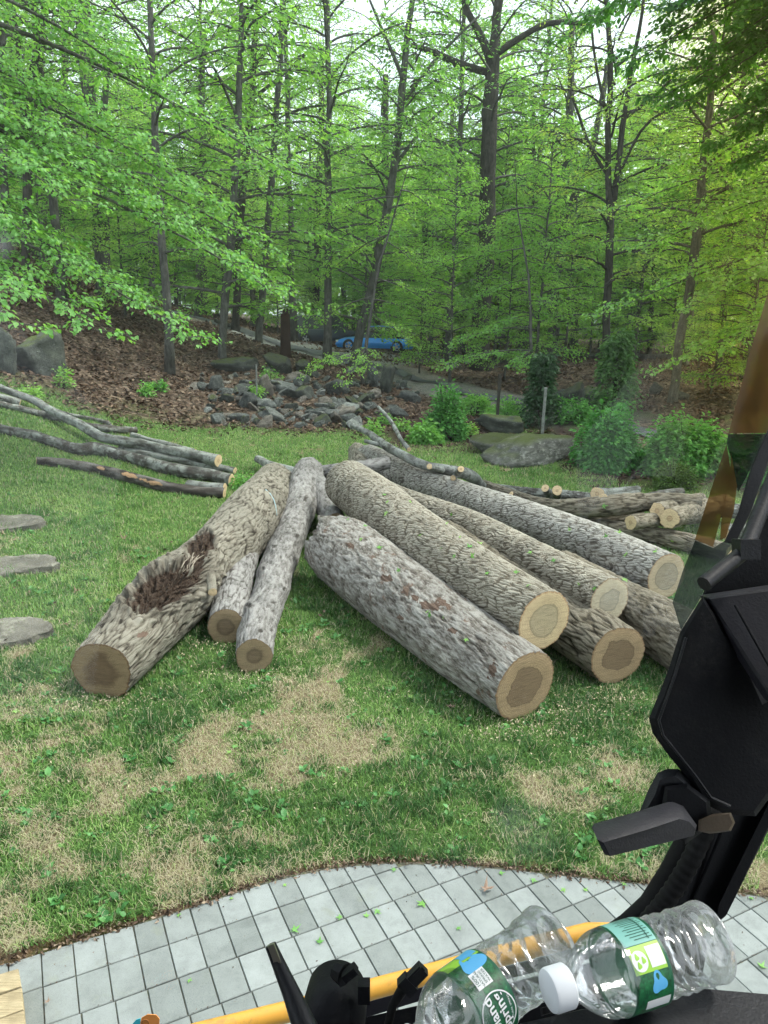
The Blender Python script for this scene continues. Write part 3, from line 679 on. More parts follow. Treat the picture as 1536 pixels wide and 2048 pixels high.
def cam_facing(V, C_):
    n = V-C_[:, None]; n /= np.linalg.norm(n, axis=2)[..., None]; v = CAM-V; v /= np.linalg.norm(v, axis=2)[..., None]; return (n*v).sum(2)
def scars(lst, then=None):
    def f(V, h, rot, AN, Q, C_):
        if then: V, h, rot = then(V, h, rot, AN, Q, C_)
        sh = V.shape; fc = cam_facing(V, C_) > 0; px, py, _ = proj(V.reshape(-1, 3)); px = px.reshape(sh[:2]); py = py.reshape(sh[:2])
        for (cx, cy, a, b, ang) in lst:
            c, s_ = math.cos(R(ang)), math.sin(R(ang)); e = np.hypot(((px-cx)*c+(py-cy)*s_)/a, (-(px-cx)*s_+(py-cy)*c)/b)+.5*fbm(px/5, py/5, s=int(cx), o=3)
            rot = np.where(fc, rot-sstep(1.2, .7, e)*np.clip(1-np.abs(rot)*2, 0, 1), rot)
        return V, h, rot
    return f
def knots(lst, then=None):
    def f(V, h, rot, AN, Q, C_):
        if then: V, h, rot = then(V, h, rot, AN, Q, C_)
        sh = V.shape; fc = cam_facing(V, C_) > -.2; px, py, _ = proj(V.reshape(-1, 3)); px = px.reshape(sh[:2]); py = py.reshape(sh[:2]); inw = V-C_[:, None]; inw = inw/np.linalg.norm(inw, axis=2)[..., None]
        for (cx, cy, r_, am_) in lst:
            d = np.hypot(px-cx, py-cy)/r_; V = V+inw*(am_*np.exp(-d*d)*(1-.7*np.exp(-(d/.35)**2))*fc)[..., None]; h = np.where(fc, h-.55*np.exp(-(d/.4)**2)+.12*np.cos(d*9)*np.exp(-d*d), h)
        return V, h, rot
    return f
def rot_post(V, h, rot, AN, Q, C_):
    sh = V.shape; fc = sstep(-.15, .2, cam_facing(V, C_)); px, py, _ = proj(V.reshape(-1, 3)); px = px.reshape(sh[:2]); py = py.reshape(sh[:2])
    w = .25*fbm(px/14, py/14, s=77, o=3)
    def el(cx, cy, a, b, ang):
        c, s = math.cos(R(ang)), math.sin(R(ang)); x = (px-cx)*c+(py-cy)*s; y = -(px-cx)*s+(py-cy)*c
        return np.sqrt((x/a)**2+(y/b)**2)
    e1 = el(335, 1172, 84, 40, -22); e2 = el(400, 1092, 34, 27, -55); e3 = el(388, 1128, 40, 15, -45)
    d1 = sstep(1.15, .7, e1+w)*fc; d2 = sstep(1.15, .7, e2+w)*fc; d3 = sstep(1.2, .6, e3+w)*fc
    mk = np.clip(np.maximum(sstep(1.5, 1., e1), sstep(1.4, 1., e2))*fc, 0, 1)[..., None]; V = V*(1-mk)+bark_log.base*mk; h = h*(1-mk[..., 0])+mk[..., 0]*(.35+.35*fbm(px/5, py/5, s=79, o=4))
    inw = V-C_[:, None]; rough = fbm(px/7, py/7, s=78, o=4)
    dep = d1*(.11+.04*rough)+d2*(.06+.04*rough)+d3*.04
    V = V-inw*np.clip(dep/.28, 0, .75)[..., None]
    lip = (sstep(1.5, 1.2, e1+w)-sstep(1.2, .95, e1+w))*fc; V = V+inw*(.10*lip)[..., None]
    rot = np.clip(d1+d2, 0, 1); h = np.where(d3 > .4, np.clip(.9+.4*rough, .5, 1), h)
    return V, h, rot
log_thing('fallen_log', 'thick grey brown log with a dark rotten hollow and torn crumbly wood on top', [(203, 1341, 62), (252, 1287, 67), (300, 1232, 72), (345, 1186, 74), (394, 1145, 62), (443, 1101, 61), (508, 1025, 57), (536, 990, 48), (548, 968, 42)], 'plate', plate, f_a, 260, .016, 3, .05, .017, scars([(287, 1268, 14, 6, -20)], rot_post))
log_thing('fallen_log', 'short mossy log wedged between the hollow log and the slim silvery log', [(452, 1253, 38), (468, 1180, 35), (482, 1120, 33), (500, 1060, 30)], 'plate', graybk, f_c, 140, .02, 5, .04, .012)
# forked silvery log
rt = log_thing('forked_log', 'slim silvery knobbly log that forks at its far end', [(507, 1312, 38), (514, 1265, 37), (527, 1218, 36), (548, 1165, 34), (563, 1120, 33), (580, 1070, 32), (600, 1015, 34, .1), (612, 975, 35, .2), (618, 945, 31, .25)], 'flaky', graybk, f_c, 150, .016, 7, .09, .016, wobble=.02, post=knots([(500, 1215, 12, .04), (528, 1140, 10, .035), (566, 1180, 9, .03), (590, 1075, 11, .04), (548, 1095, 9, .025), (612, 1000, 12, .03), (520, 1265, 9, .025)]))
w2, r2 = zip(*[logpt(618, 955, 24, .3), logpt(640, 985, 25, .25), logpt(655, 1015, 24, .15), logpt(672, 1048, 22, .1)])
V, h, rot, C_, t, U, W, Rr = bark_log(w2, r2, 'flaky', graybk, 60, .03, 9, .06); nu = 60; n = V.shape[0]; i = np.arange(n-1)[:, None]*nu; j = np.arange(nu)[None]; k = (j+1) % nu
og = np.array(rt.location); lim = mobj('side_limb', mkmesh('side_limb', V.reshape(-1, 3)-og, [np.stack([i+j, i+nu+j, i+nu+k, i+k], -1).reshape(-1, 4)], graybk, True, {'h': h.ravel(), 'rot': rot.ravel(), 'bc': bark_log.bc}), rt)
ring = V[-1]; c = ring.mean(0); d = np.vstack([ring, c+(ring-c)*.4])-c; jj = np.arange(nu); kk = (jj+1) % nu
mobj('cut_end', mkmesh('cut_end', np.vstack([ring, c+(ring-c)*.4])-og, [np.stack([jj, kk, nu+kk, nu+jj], 1), (nu+jj)[None]], f_a, True, {'rr': np.r_[np.ones(nu), np.full(nu, .4)]}, np.stack([d@U[-1], d@W[-1]], 1)*3), lim)
def torn(V, h, rot, AN, Q, C_):
    t = C_[-1]-C_[-8]; t = t/np.linalg.norm(t); w = sstep(Q.max()-.35, Q.max(), Q)
    V = V+t*(w*(.16*fbm(np.cos(AN)*2.5, np.sin(AN)*2.5, s=5, o=3)))[..., None]-(V-C_[:, None])*(w*.12)[..., None]
    # long bulge and groove low on the near side
    return V, h, rot
log_thing('fallen_log', 'thickest pale flaky log lying lowest at the front of the stack', [(1050, 1372, 75), (935, 1293, 76), (800, 1190, 76), (735, 1140, 75), (668, 1088, 70)], 'flaky', palebk, f_d, 300, .016, 11, .035, .02, scars([(773, 1158, 13, 7, 20), (812, 1182, 6, 9, 0), (830, 1195, 9, 6, 30), (862, 1212, 20, 9, 10), (885, 1205, 16, 7, 30), (800, 1235, 7, 5, 0), (985, 1340, 8, 16, 20), (700, 1090, 10, 5, 30), (905, 1262, 9, 6, 0)], torn), m_face2=f_a)
log_thing('fallen_log', 'long ash log with diamond bark and a fresh orange rimmed end topping the stack', [(1088, 1241, 62.5, .42), (965, 1165, 60.5, .42), (828, 1070, 57, .42), (745, 1003, 53, .42), (697, 968, 48, .42)], 'ash', ash, f_e, 340, .016, 13, .015)
log_thing('fallen_log', 'middle ash log with pale green bark and a cream end split by a light line', [(1219, 1201, 47, .42), (1076, 1128, 42, .38), (930, 1053, 36, .3), (800, 1005, 31, .25), (745, 976, 28, .2)], 'ash', ash, f_f, 300, .018, 17, .015, post=knots([(1010, 1090, 9, .012), (1172, 1190, 10, .015), (880, 1035, 8, .01)]))
log_thing('fallen_log', 'longest ash log at the back of the stack with grey heartwood in its sawn end', [(1333, 1153, 47, .38), (1205, 1096, 43, .35), (1064, 1043, 38, .3), (925, 997, 34, .2), (784, 938, 29, .15), (735, 915, 26, .1)], 'ash', ash2, f_g, 320, .018, 19, .018, post=knots([(1190, 1085, 14, .03), (1005, 1030, 8, .015), (840, 955, 8, .012)]))
log_thing('fallen_log', 'dark barked log on the grass under the cream ended one, with lobed brown heart', [(1236, 1313, 63), (1120, 1235, 60), (1000, 1165, 56), (880, 1090, 50)], 'plate', pilebk, f_d, 240, .02, 23, .07, .02)
log_thing('fallen_log', 'shadowed rough log on the ground half hidden behind the black cab pillar', [(1480, 1345, 66), (1380, 1290, 64), (1260, 1225, 58), (1120, 1150, 52)], 'flaky', pilebk, f_d, 200, .022, 29, .07, .03)
log_thing('fallen_log', 'pinkish brown butt piece lying beyond the far end of the longest ash log', [(716, 905, 20, .05), (722, 935, 24, .05), (735, 985, 22, 0)], 'plate', plate, f_c, 90, .03, 31, .1, .02)
log_thing('fallen_log', 'short sawn grey log laid across the far ends of the big logs', [(776, 925, 13, .62), (720, 936, 14.5, .55), (650, 945, 14.5, .45), (590, 955, 13, .3), (552, 958, 12, .2)], 'plate', graybk, f_p, 60, .03, 37, .05, .008)
log_thing('cut_branch', 'short pale lichen covered branch poking out left of the forked log', [(516, 918, 8, .15), (545, 932, 9, .15), (592, 946, 10, .1)], 'smooth', greybr, f_p, 40, .03, 39, .1)
# branch lying on the back ash log
def zb(px, py, z0): return logpt(px, py, 6, z0)[0]
rt = log_thing('cut_branch', 'forked branch with several sawn stubs lying across the longest ash log', [(705, 851, 5, .85), (740, 868, 6.5, .82), (756, 881, 8, .8), (803, 909, 9, .75), (854, 932, 9.5, .72), (893, 940, 10, .7), (930, 947, 12, .55), (962, 972, 11, .1)], 'smooth', greybr, f_p, 40, .03, 41, .08,
    stubs=[(zb(778, 895, .78), zb(731, 882, .8), .04), (zb(885, 940, .75), zb(859, 933, .95), .045), (zb(924, 940, .7), zb(906, 956, .72), .045), (zb(915, 946, .78), zb(922, 938, .98), .05)])
log_thing('cut_branch', 'thin bare upright twig sticking up beside the forked branch', [(757, 814, 3, 1.15), (772, 830, 3.4, 1.05), (791, 858, 4, .95), (803, 880, 4, .85), (818, 899, 4.5, .75)], 'smooth', greybr, f_p, 16, .03, 43, .1)
# branches on the left lawn
bl = [
 ('long smooth grey branch on top of the left bundle with a pale sawn end', [(437, 921, 12, .12), (391, 911, 11.5, .14), (332, 899, 10.5, .14), (273, 887, 10, .14), (211, 876, 10, .14), (164, 852, 9, .14), (117, 829, 8.5, .12), (59, 798, 8, .12), (0, 774, 7, .12), (-80, 742, 6, .1)], greybr),
 ('plain grey pole sandwiched near the left edge of the bundle', [(40, 806, 8, .02), (0, 795, 8.5, .02), (-70, 775, 8, 0)], greybr),
 ('blotched branch lying under the grey one at the upper left', [(272, 861, 7, 0), (242, 860, 7, 0), (200, 856, 7.5, 0), (164, 848, 7, 0), (117, 836, 7.5, 0), (59, 822, 7, 0), (0, 808, 6, 0), (-60, 792, 6, 0)], mottled),
 ('thin wavy twig behind the left branch bundle', [(226, 857, 3.5, .02), (211, 843, 4, .03), (176, 835, 4, .02), (141, 829, 3.5, .02), (90, 812, 3.5, 0)], mottled),
 ('thin lichened branch just behind the sawn grey branch', [(390, 903, 5, .02), (312, 884, 6, .02), (266, 869, 6.5, .02)], greybr),
 ('thick lichen mottled branch with a swollen bend lying across the left lawn', [(463, 960, 12, 0), (410, 950, 12.5, 0), (352, 940, 13, 0), (293, 924, 12, 0), (234, 907, 12, 0), (187, 897, 13, 0), (164, 899, 11.5, 0), (117, 886, 11, 0), (59, 869, 10, 0), (0, 858, 9, 0), (-80, 842, 8, 0)], mottled),
 ('slender grey branch between the mottled and the sawn ones', [(470, 941, 7, 0), (391, 928, 8, 0), (312, 913, 8, 0), (242, 894, 7, 0)], greybr),
 ('dark slim branch with orange scrape marks, nearest of the left bundle', [(449, 987, 10.5, 0), (371, 978, 11, 0), (312, 969, 11, 0), (254, 954, 10.5, 0), (195, 939, 10, 0), (137, 928, 9, 0), (72, 922, 7.5, 0)], darkbr),
 ('short sawn branch piece beside the dark scraped branch', [(377, 968, 9, .02), (410, 975, 11, .02), (452, 979, 12, .02)], greybr)]
for k, (lb, sp_, mt) in enumerate(bl):
    log_thing('cut_branch', lb, sp_, 'smooth', mt, f_p, 40, .03, 50+k, .12, .006, wobble=.02, post=scars([(203, 937, 9, 3, 18), (257, 950, 14, 4, 14), (303, 965, 18, 4, 12), (288, 960, 8, 2.5, 12)]) if k == 7 else None)
# pile at the right
pl = [
 ('twisted dark grooved log lying along the top of the right pile', [(1283, 1005, 19, .35), (1215, 1012, 21, .3), (1150, 1017, 19, .2), (1088, 1010, 14, .15), (1030, 993, 12, .1), (965, 968, 9, .1)], pilebk, 'plate', 90),
 ('straight grey barked log at the back of the right pile', [(1195, 998, 11, 0), (1120, 992, 12, 0), (1050, 985, 11, 0), (980, 975, 9, 0)], mottled, 'plate', 60),
 ('smooth pale log with a round sawn end at the back of the right pile', [(1194, 988, 14, .35), (1225, 986, 10, .25), (1275, 980, 9, .25)], greybr, 'smooth', 40),
 ('thin log with a small sawn end just below the smooth pale one', [(1207, 996, 9, .52), (1232, 992, 7, .4), (1275, 987, 7, .38)], greybr, 'smooth', 30),
 ('crooked branch reaching right above the right pile', [(1362, 983, 8, .25), (1325, 988, 8, .3), (1290, 995, 8, .35), (1262, 1000, 8, .35)], mottled, 'smooth', 36),
 ('brown log behind the crooked branch with an orange sawn end', [(1402, 1005, 15, .45), (1345, 1003, 17, .42), (1275, 1006, 16, .35)], pilebk, 'plate', 60),
 ('sawn log with a tall oval end left of the largest pale end', [(1314, 1022, 15, .42), (1345, 1013, 14, .38), (1400, 999, 13, .3)], pilebk, 'plate', 40),
 ('log with the largest pale oval end in the right pile', [(1340, 1037, 20, .34), (1375, 1026, 19, .3), (1450, 1006, 17, .2)], pilebk, 'plate', 60),
 ('log with a small round pale end and a dark pith in the right pile', [(1261, 1045, 14, .32), (1295, 1041, 14, .3), (1345, 1036, 14, .2), (1420, 1030, 14, .1)], pilebk, 'plate', 40),
 ('thin bare pole in the gap of the right pile', [(1232, 1037, 5, .1), (1270, 1034, 6, .1), (1308, 1031, 6, .1)], greybr, 'smooth', 24),
 ('long ridged log at the foot of the right pile', [(1460, 1108, 19, 0), (1386, 1088, 19, 0), (1320, 1075, 19, 0), (1250, 1060, 17, 0), (1190, 1050, 14, 0)], pilebk, 'plate', 110),
 ('short brown log with a pale end low at the left of the right pile', [(1150, 1043, 12, .05), (1200, 1040, 13, .05), (1280, 1030, 13, .05)], pilebk, 'plate', 60),
 ('grey log seen beyond the pillar at the far right', [(1440, 1022, 14, .1), (1500, 1025, 16, .1), (1580, 1030, 17, .1)], mottled, 'plate', 60),
 ('mossy grey log below the far right one beyond the pillar', [(1450, 1065, 15, 0), (1510, 1062, 17, 0), (1600, 1062, 18, 0)], mottled, 'plate', 60)]
for k, (lb, sp_, mt, bk, nu) in enumerate(pl):
    st_ = ()
    if k == 1: st_ = [(logpt(1112, 992, 8, .15)[0], logpt(1114, 981, 8, .38)[0], .085), (logpt(1100, 992, 7, .1)[0], logpt(1090, 976, 7, .3)[0], .07)]
    if k == 0: st_ = [(logpt(1040, 1003, 8, .15)[0], logpt(1022, 988, 8, .3)[0], .05)]
    if k == 5: st_ = [(logpt(1318, 1008, 6, .25)[0], logpt(1322, 995, 6, .4)[0], .05)]
    log_thing('cut_log' if nu > 36 else 'cut_branch', lb, sp_, bk, mt, f_p, nu, .035, 70+k, .10, .022 if bk == 'plate' else .005, stubs=st_, cat='log')
# a twisted strip of blue cord and a stub of sapwood on the hollow log
vv = np.vstack([v for v, f in LOGMESH]); ff = []; c = 0
for v, f in LOGMESH: ff.append(f+c); c += len(v)
BV = BVHTree.FromPolygons([tuple(v) for v in vv.tolist()], [tuple(f) for f in np.vstack(ff).tolist()])
def hit(px, py):
    """nearest log or ground surface on the pixel ray"""
    r = ray(px, py); L = np.linalg.norm(r); h_ = BV.ray_cast(Vector(CAM), Vector(r/L)); g_ = ground(px, py)
    if h_[0] is not None and h_[3] < np.linalg.norm(g_-CAM): return np.array(h_[0]), np.array(h_[1])*(1 if np.dot(h_[1], r) < 0 else -1), True
    if g_[1] < patio_y(g_[0]): g_ = on_z(px, py, .0)
    return g_, np.array([0, 0, 1.]), False
mb = MB(); pts = [hit(x, y)[0]+hit(x, y)[1]*.006 for x, y in [(531, 980), (540, 988), (547, 1000), (551, 1012), (553, 1030)]]
mb.tube(pts, .006, 6); m, nt, b = newmat('blue_cord', .6, .3, (.35, .5, .56)); o = mb.build('cord', m); tag(o, 'pale blue cord draped over the far end of the hollow log', 'cord')
# splintered branch stub sticking out of the hollow log
p0, n0, _ = hit(420, 1150); q0, n1, _ = hit(413, 1182)
hl = [o for o in bpy.data.objects if o.name == 'fallen_log'][0]
stub_on(hl, np.array(hl.location), p0-n0*.05+np.array([0, .06, .03]), q0+n1*.07, .045, plate, f_p)

# crumbs of rotten wood lying in the hollow, children of the hollow log
rc, nt, b = newmat('rotten_wood', .95, .1); nt.links.new(ramp(nt, noise(nt, 25., 5, .7, objco(nt)), [(.3, (.025, .016, .012)), (.55, (.07, .045, .033)), (.75, (.14, .10, .075))]), b.inputs['Base Color'])
mb = MB(); rs = np.random.RandomState(5)
for q in range(520):
    if q < 380: a = rs.uniform(0, 6.28); r_ = math.sqrt(rs.rand()); x, y = 70*r_*math.cos(a), 30*r_*math.sin(a); px, py = 335+x*.93-y*.37*-1, 1175-x*.37*1.+y*.93
    else: px, py = 402+rs.randn()*13, 1090+rs.randn()*14
    p_, n_, lg = hit(px, py)
    if not lg: continue
    c = p_+n_*.004; k = rs.uniform(.004, .015); D = randdir(6)*k; D = np.array([D[0], -D[0], D[1], -D[1], D[2]*.8, -D[2]*.8])
    mb.add(c+D, [np.array([[0, 2, 4], [2, 1, 4], [1, 3, 4], [3, 0, 4], [2, 0, 5], [1, 2, 5], [3, 1, 5], [0, 3, 5]])])
o = mb.build('rotten_crumbs', rc, None, False); rel(o, hl); o['kind'] = 'stuff'
mb = MB()
for q in range(11):
    a = hit(372+rs.randn()*8, 1140+rs.randn()*5)[0]; b_ = hit(396+rs.randn()*10, 1112+rs.randn()*6)[0]; up_ = np.array([0, 0, .02+.02*rs.rand()]); mb.tube([a, (a+b_)/2+up_, b_+up_*.6], [.004, .008, .003], 4)
sw, nt, b = newmat('torn_sapwood', .8, .2); nt.links.new(ramp(nt, noise(nt, 30., 4, .7, objco(nt)), [(.3, (.14, .11, .085)), (.7, (.34, .29, .24))]), b.inputs['Base Color'])
rel(mb.build('torn_splinters', sw, None, False), hl)
# ================================================================== ROCKS
def rockmesh(seed, planes=16, rough=.05, flat=1.):
    rs = np.random.RandomState(seed); bm = bmesh.new(); bmesh.ops.create_icosphere(bm, subdivisions=4, radius=1)
    D = np.array([v.co[:] for v in bm.verts]); F_ = np.array([[v.index for v in f.verts] for f in bm.faces]); bm.free()
    D /= np.linalg.norm(D, axis=1)[:, None]
    N = rs.randn(planes, 3); N[:, 2] *= flat; N /= np.linalg.norm(N, axis=1)[:, None]; d = rs.uniform(.62, 1., planes)
    q = d[None]/np.maximum(D@N.T, .05); r = -np.log(np.exp(-34*q).sum(1))/34
    r = np.clip(r, .3, 1.4)*(1+rough*fbm(D[:, 0]*2.5+seed, D[:, 1]*2.5, D[:, 2]*2.5, s=seed, o=5, g=.6))
    return D*r[:, None], F_
def rockmat(name, c1, c2, c3, lich=(.36, .38, .33), lt=(.56, .66), moss=0.):
    m, nt, b = newmat(name, .92, .2); co = objco(nt); oi = nd(nt, 'ShaderNodeObjectInfo').outputs['Random']
    vec = nd(nt, 'ShaderNodeVectorMath', {0: co, 1: nd(nt, 'ShaderNodeCombineXYZ', {0: math_(nt, 'MULTIPLY', oi, 50.)}).outputs[0]}, operation='ADD').outputs[0]
    c = ramp(nt, noise(nt, 2.2, 6, .65, vec), [(.3, c1), (.5, c2), (.72, c3)])
    c = mix(nt, ramp(nt, noise(nt, 5., 6, .75, vec), [(lt[0], 0.), (lt[1], .8)]), c, lich)
    if moss:
        up = nd(nt, 'ShaderNodeSeparateXYZ', {0: nd(nt, 'ShaderNodeNewGeometry').outputs['Normal']}).outputs[2]
        f = math_(nt, 'MULTIPLY', ramp(nt, up, [(.45, 0.), (.9, 1.)]), ramp(nt, noise(nt, 2.5, 4, .6, vec), [(.45-.2*moss, 0.), (.62-.2*moss, 1.)]))
        c = mix(nt, f, c, (.07, .085, .03))
    c = mix(nt, 1., c, ramp(nt, oi, [(0, .7), (1, 1.3)]), 'MULTIPLY')
    nt.links.new(c, b.inputs['Base Color']); bump(nt, b, noise(nt, 14., 8, .7, vec), .05, .8); return m
rk = rockmat('grey_rock', (.04, .043, .042), (.08, .085, .082), (.14, .148, .14), (.24, .25, .22))
rk2 = rockmat('dark_wet_rock', (.03, .032, .028), (.06, .064, .058), (.11, .115, .10), lt=(.60, .75), moss=.4)
rk3 = rockmat('lichen_boulder', (.06, .06, .052), (.13, .127, .115), (.22, .215, .2), (.33, .33, .30), (.52, .62), moss=1.)
rkl = rockmat('pale_rock', (.09, .095, .09), (.15, .155, .148), (.22, .225, .21))
rkt = rockmat('warm_rock', (.07, .06, .05), (.13, .115, .10), (.2, .18, .16), (.25, .24, .21))
def rock(name, label, px, py, w, h, seed, mt=None, dpt=1., sink=.25, group=None, me=None, rotz=None, flat=1., rough=.06, planes=16, tilt=.2, cat='rock'):
    """w,h: apparent width and height in photo pixels, py: its foot"""
    g = ground(px, py); s = (g[1])/F*1.0; W_, H_ = w*s/2, h*s/2
    if me is None: V, F_ = rockmesh(seed, planes, rough, flat); me = mkmesh(name, V, [F_], mt or rk, True); 
    o = mobj(name, me); rs = random.Random(seed*13+int(px)); o.scale = (W_, W_*dpt*rs.uniform(.7, 1.), H_*(1+sink))
    o.location = (g[0], g[1]+W_*.4, tz(g[0], g[1])+H_*(1-sink)*.9); o.rotation_euler = (rs.uniform(-tilt, tilt), rs.uniform(-tilt, tilt), rs.uniform(0, 6.28) if rotz is None else rotz)
    tag(o, label, cat, group); return o
rock('boulder', 'large grey lichen boulder with a mossy shoulder rising from the lawn before the mulch bed', 1062, 932, 165, 60, 33, rk3, .8, .3, rotz=.4, tilt=.1, rough=.10)
rock('boulder', 'low mossy shelf of rock running left from the large lichen boulder', 1005, 908, 130, 50, 14, rk3, .8, .4, rotz=.2, tilt=.05, flat=2)
rock('boulder', 'big dark boulder at the foot of the slope on the left', 75, 745, 120, 88, 5, rk2, .9, .25, rotz=1.)
rock('boulder', 'dark boulder cut by the left edge of the picture', -5, 742, 70, 70, 6, rk2, .9, .25)
rock('rock_slab', 'long dark flat slab at the upper left of the rock pile', 470, 746, 84, 34, 7, rk2, .7, .2, rotz=.1, flat=2.5, tilt=.06)
for k, (lb, px, py, w, h, mt) in enumerate([
 ('rounded pale grey boulder in the middle of the rock pile', 675, 790, 66, 36, rk), ('upright light boulder at the right top of the rock pile', 745, 775, 34, 50, rk),
 ('tall dark boulder beside the upright light one at the rock pile', 773, 785, 36, 62, rk2), ('grey leaning boulder near the top of the rock pile', 560, 748, 56, 42, rk2),
 ('dark stone shaded by the snag at the rock pile top', 602, 745, 34, 26, rk2), ('flat tilted blue grey stone alone on the leaf slope', 400, 782, 26, 18, rk),
 ('squarish stone just right of the tilted blue grey one', 430, 783, 32, 34, rk), ('mid grey angular boulder below the leaning one', 610, 800, 44, 34, rk2),
 ('light flat stone at the left of the tumbled stones', 514, 812, 38, 16, rk), ('brown leaning slab stone left of the mid pile', 528, 790, 36, 44, rkt),
 ('flat grey stone half sunk at the right end of the rock pile', 820, 805, 34, 24, rk), ('pale small boulder at the lower edge of the rock pile', 700, 845, 34, 20, rk),
 ('rounded brownish stone at the foot of the pile', 632, 845, 20, 14, rkt), ('blue grey block at the lower left of the pile', 487, 848, 18, 18, rk2),
 ('dark rock ledge under the right slope evergreen', 1150, 805, 70, 34, rk2), ('dark boulder halfway up the right leaf slope', 1312, 788, 30, 22, rk2), ('flat pale rock on the right leaf slope', 1362, 800, 40, 16, rk),
 ('pale stone at the bend of the drive', 1040, 812, 24, 14, rk), ('mossy rock ledge beside the grey fence post', 1010, 868, 110, 42, rk2), ('grey rock ledge behind the spreading shrubs', 1185, 815, 60, 40, rk2),
 ('white grey rock behind the low branches', 1120, 800, 30, 20, rk)]):
    rock('rock', lb, px, py, w, h, 100+k, mt, .9, .2)
RM = []
for k in range(9):
    V, F_ = rockmesh(200+k, 9+k % 4*2, .10, 1.5); RM.append(mkmesh('stone', V, [F_], [rk, rkl, rk2, rkt, rk][k % 5], True))
n = 0; pr = random.Random(4)
while n < 235:
    px = pr.gauss(610, 125); py = pr.uniform(742, 858)
    lim = 856 if px > 430 else 800+(px-300)*.3
    if not 385 < px < 850 or py > lim or (py < 760 and pr.random() < .6) or (py > 800 and px > 800): continue
    s = pr.choice([7, 8, 9, 10, 12, 14, 17, 22, 28]); 
    rock('stone', 'small loose grey stone in the tumbled rock pile below the driveway', px, py, s*pr.uniform(1., 1.8), s*pr.uniform(.5, .85), n, me=RM[n % 9], dpt=1.1, sink=.4, group='small loose stones of the tumbled rock pile', tilt=.7, cat='stone'); n += 1
# stepping slabs on the left lawn
def slab(label, outline, th, mt, seed):
    W_ = np.array([ground(*p)[:2] for p in outline]); c = W_.mean(0); n = 90; a = np.linspace(0, 2*np.pi, n, endpoint=False)
    pa = np.arctan2(W_[:, 1]-c[1], W_[:, 0]-c[0]); pr_ = np.linalg.norm(W_-c, axis=1); o_ = np.argsort(pa); pa = pa[o_]; pr_ = pr_[o_]
    r = np.interp(a-np.pi, np.r_[pa-2*np.pi, pa, pa+2*np.pi], np.tile(pr_, 3)); a = a-np.pi
    r = r*(1+.07*fbm(np.cos(a)*5, np.sin(a)*5, s=seed, o=5, g=.6)); z0 = float(tz(*c))
    V = []; prof = [(1.02, -.06), (1.0, th*.35), (1.01, th*.7), (.985, th*.93), (.95, th), (.8, th*1.02), (.55, th*1.0), (.25, th*1.02)]
    for k, (f, z) in enumerate(prof):
        x = c[0]+np.cos(a)*r*f; y = c[1]+np.sin(a)*r*f
        if k in (1, 2, 3): w = .012*fbm(x*9, y*9, s=seed+k*3, o=3); x = x+np.cos(a)*w; y = y+np.sin(a)*w
        V.append(np.stack([x, y, z0+z+(.012 if k > 2 else 0)*fbm(x*5, y*5, s=seed, o=5)], 1))
    i = np.arange(len(prof)-1)[:, None]*n; j = np.arange(n)[None]; kk = (j+1) % n
    V = np.vstack(V+[np.array([[c[0], c[1], z0+th]])]); jj = np.arange(n); t_ = np.stack([(len(prof)-1)*n+jj, (len(prof)-1)*n+(jj+1) % n, np.full(n, len(prof)*n)], 1)
    V = V-np.array([c[0], c[1], z0]); o = mobj('stepping_stone', mkmesh('stepping_stone', V, [np.stack([i+j, i+kk, i+n+kk, i+n+j], -1).reshape(-1, 4), t_], mt, True), None, (c[0], c[1], z0)); o.data.set_sharp_from_angle(angle=R(38)); return tag(o, label, 'stepping stone')
slabm = rockmat('slab_stone', (.06, .055, .045), (.115, .105, .088), (.18, .165, .14), (.26, .245, .2), (.52, .66))
slab('pale flat stepping stone, farthest of the three at the left edge', [(90, 1050), (60, 1036), (20, 1034), (-60, 1034), (-130, 1045), (-100, 1066), (-20, 1066), (40, 1062), (85, 1057)], .05, slabm, 1)
slab('middle weathered grey stepping stone with a chipped right end', [(116, 1134), (100, 1123), (50, 1121), (-20, 1124), (-110, 1130), (-120, 1150), (-40, 1158), (30, 1152), (90, 1147), (112, 1141)], .05, slabm, 2)
slab('nearest stepping stone with dead leaves on top, cut by the left edge', [(102, 1266), (85, 1253), (40, 1245), (-20, 1246), (-90, 1252), (-100, 1275), (-40, 1295), (20, 1295), (70, 1287), (98, 1277)], .05, slabm, 3)

# ================================================================== TREES
wood = {}
def woodmat(name, a, b_, c, sc_=3.):
    m, nt, b = newmat(name, .92, .15); co = objco(nt)
    col = ramp(nt, noise(nt, 1., 6, .7, mapping(nt, co, (14, 14, 3))), [(.3, a), (.5, b_), (.72, c)])
    col = mix(nt, ramp(nt, noise(nt, sc_, 4, .6, co), [(.5, 0.), (.7, .5)]), col, tuple(q*1.35 for q in c))
    nt.links.new(col, b.inputs['Base Color']); bump(nt, b, noise(nt, 1., 6, .75, mapping(nt, co, (30, 30, 6))), .02, .8); return m
wg = woodmat('grey_tree_bark', (.035, .034, .03), (.08, .078, .07), (.15, .146, .132))
wd = woodmat('dark_tree_bark', (.018, .016, .013), (.042, .038, .032), (.08, .073, .062))
LF = leafmat('beech_leaf', (.14, .33, .078), (.225, .47, .12), (.33, .56, .17), .6)
LN = leafmat('near_beech_leaf', (.14, .32, .08), (.24, .47, .13), (.37, .60, .22), .5)
LY = leafmat('far_leaf', (.23, .45, .12), (.32, .56, .165), (.42, .65, .21), .6)
LO = leafmat('olive_leaf', (.22, .36, .09), (.32, .48, .12), (.42, .56, .18), .58)
LD = leafmat('evergreen_leaf', (.018, .055, .022), (.035, .095, .035), (.07, .15, .05), .2)
LS = leafmat('shrub_leaf', (.06, .20, .045), (.13, .36, .08), (.24, .52, .15), .4, .6)
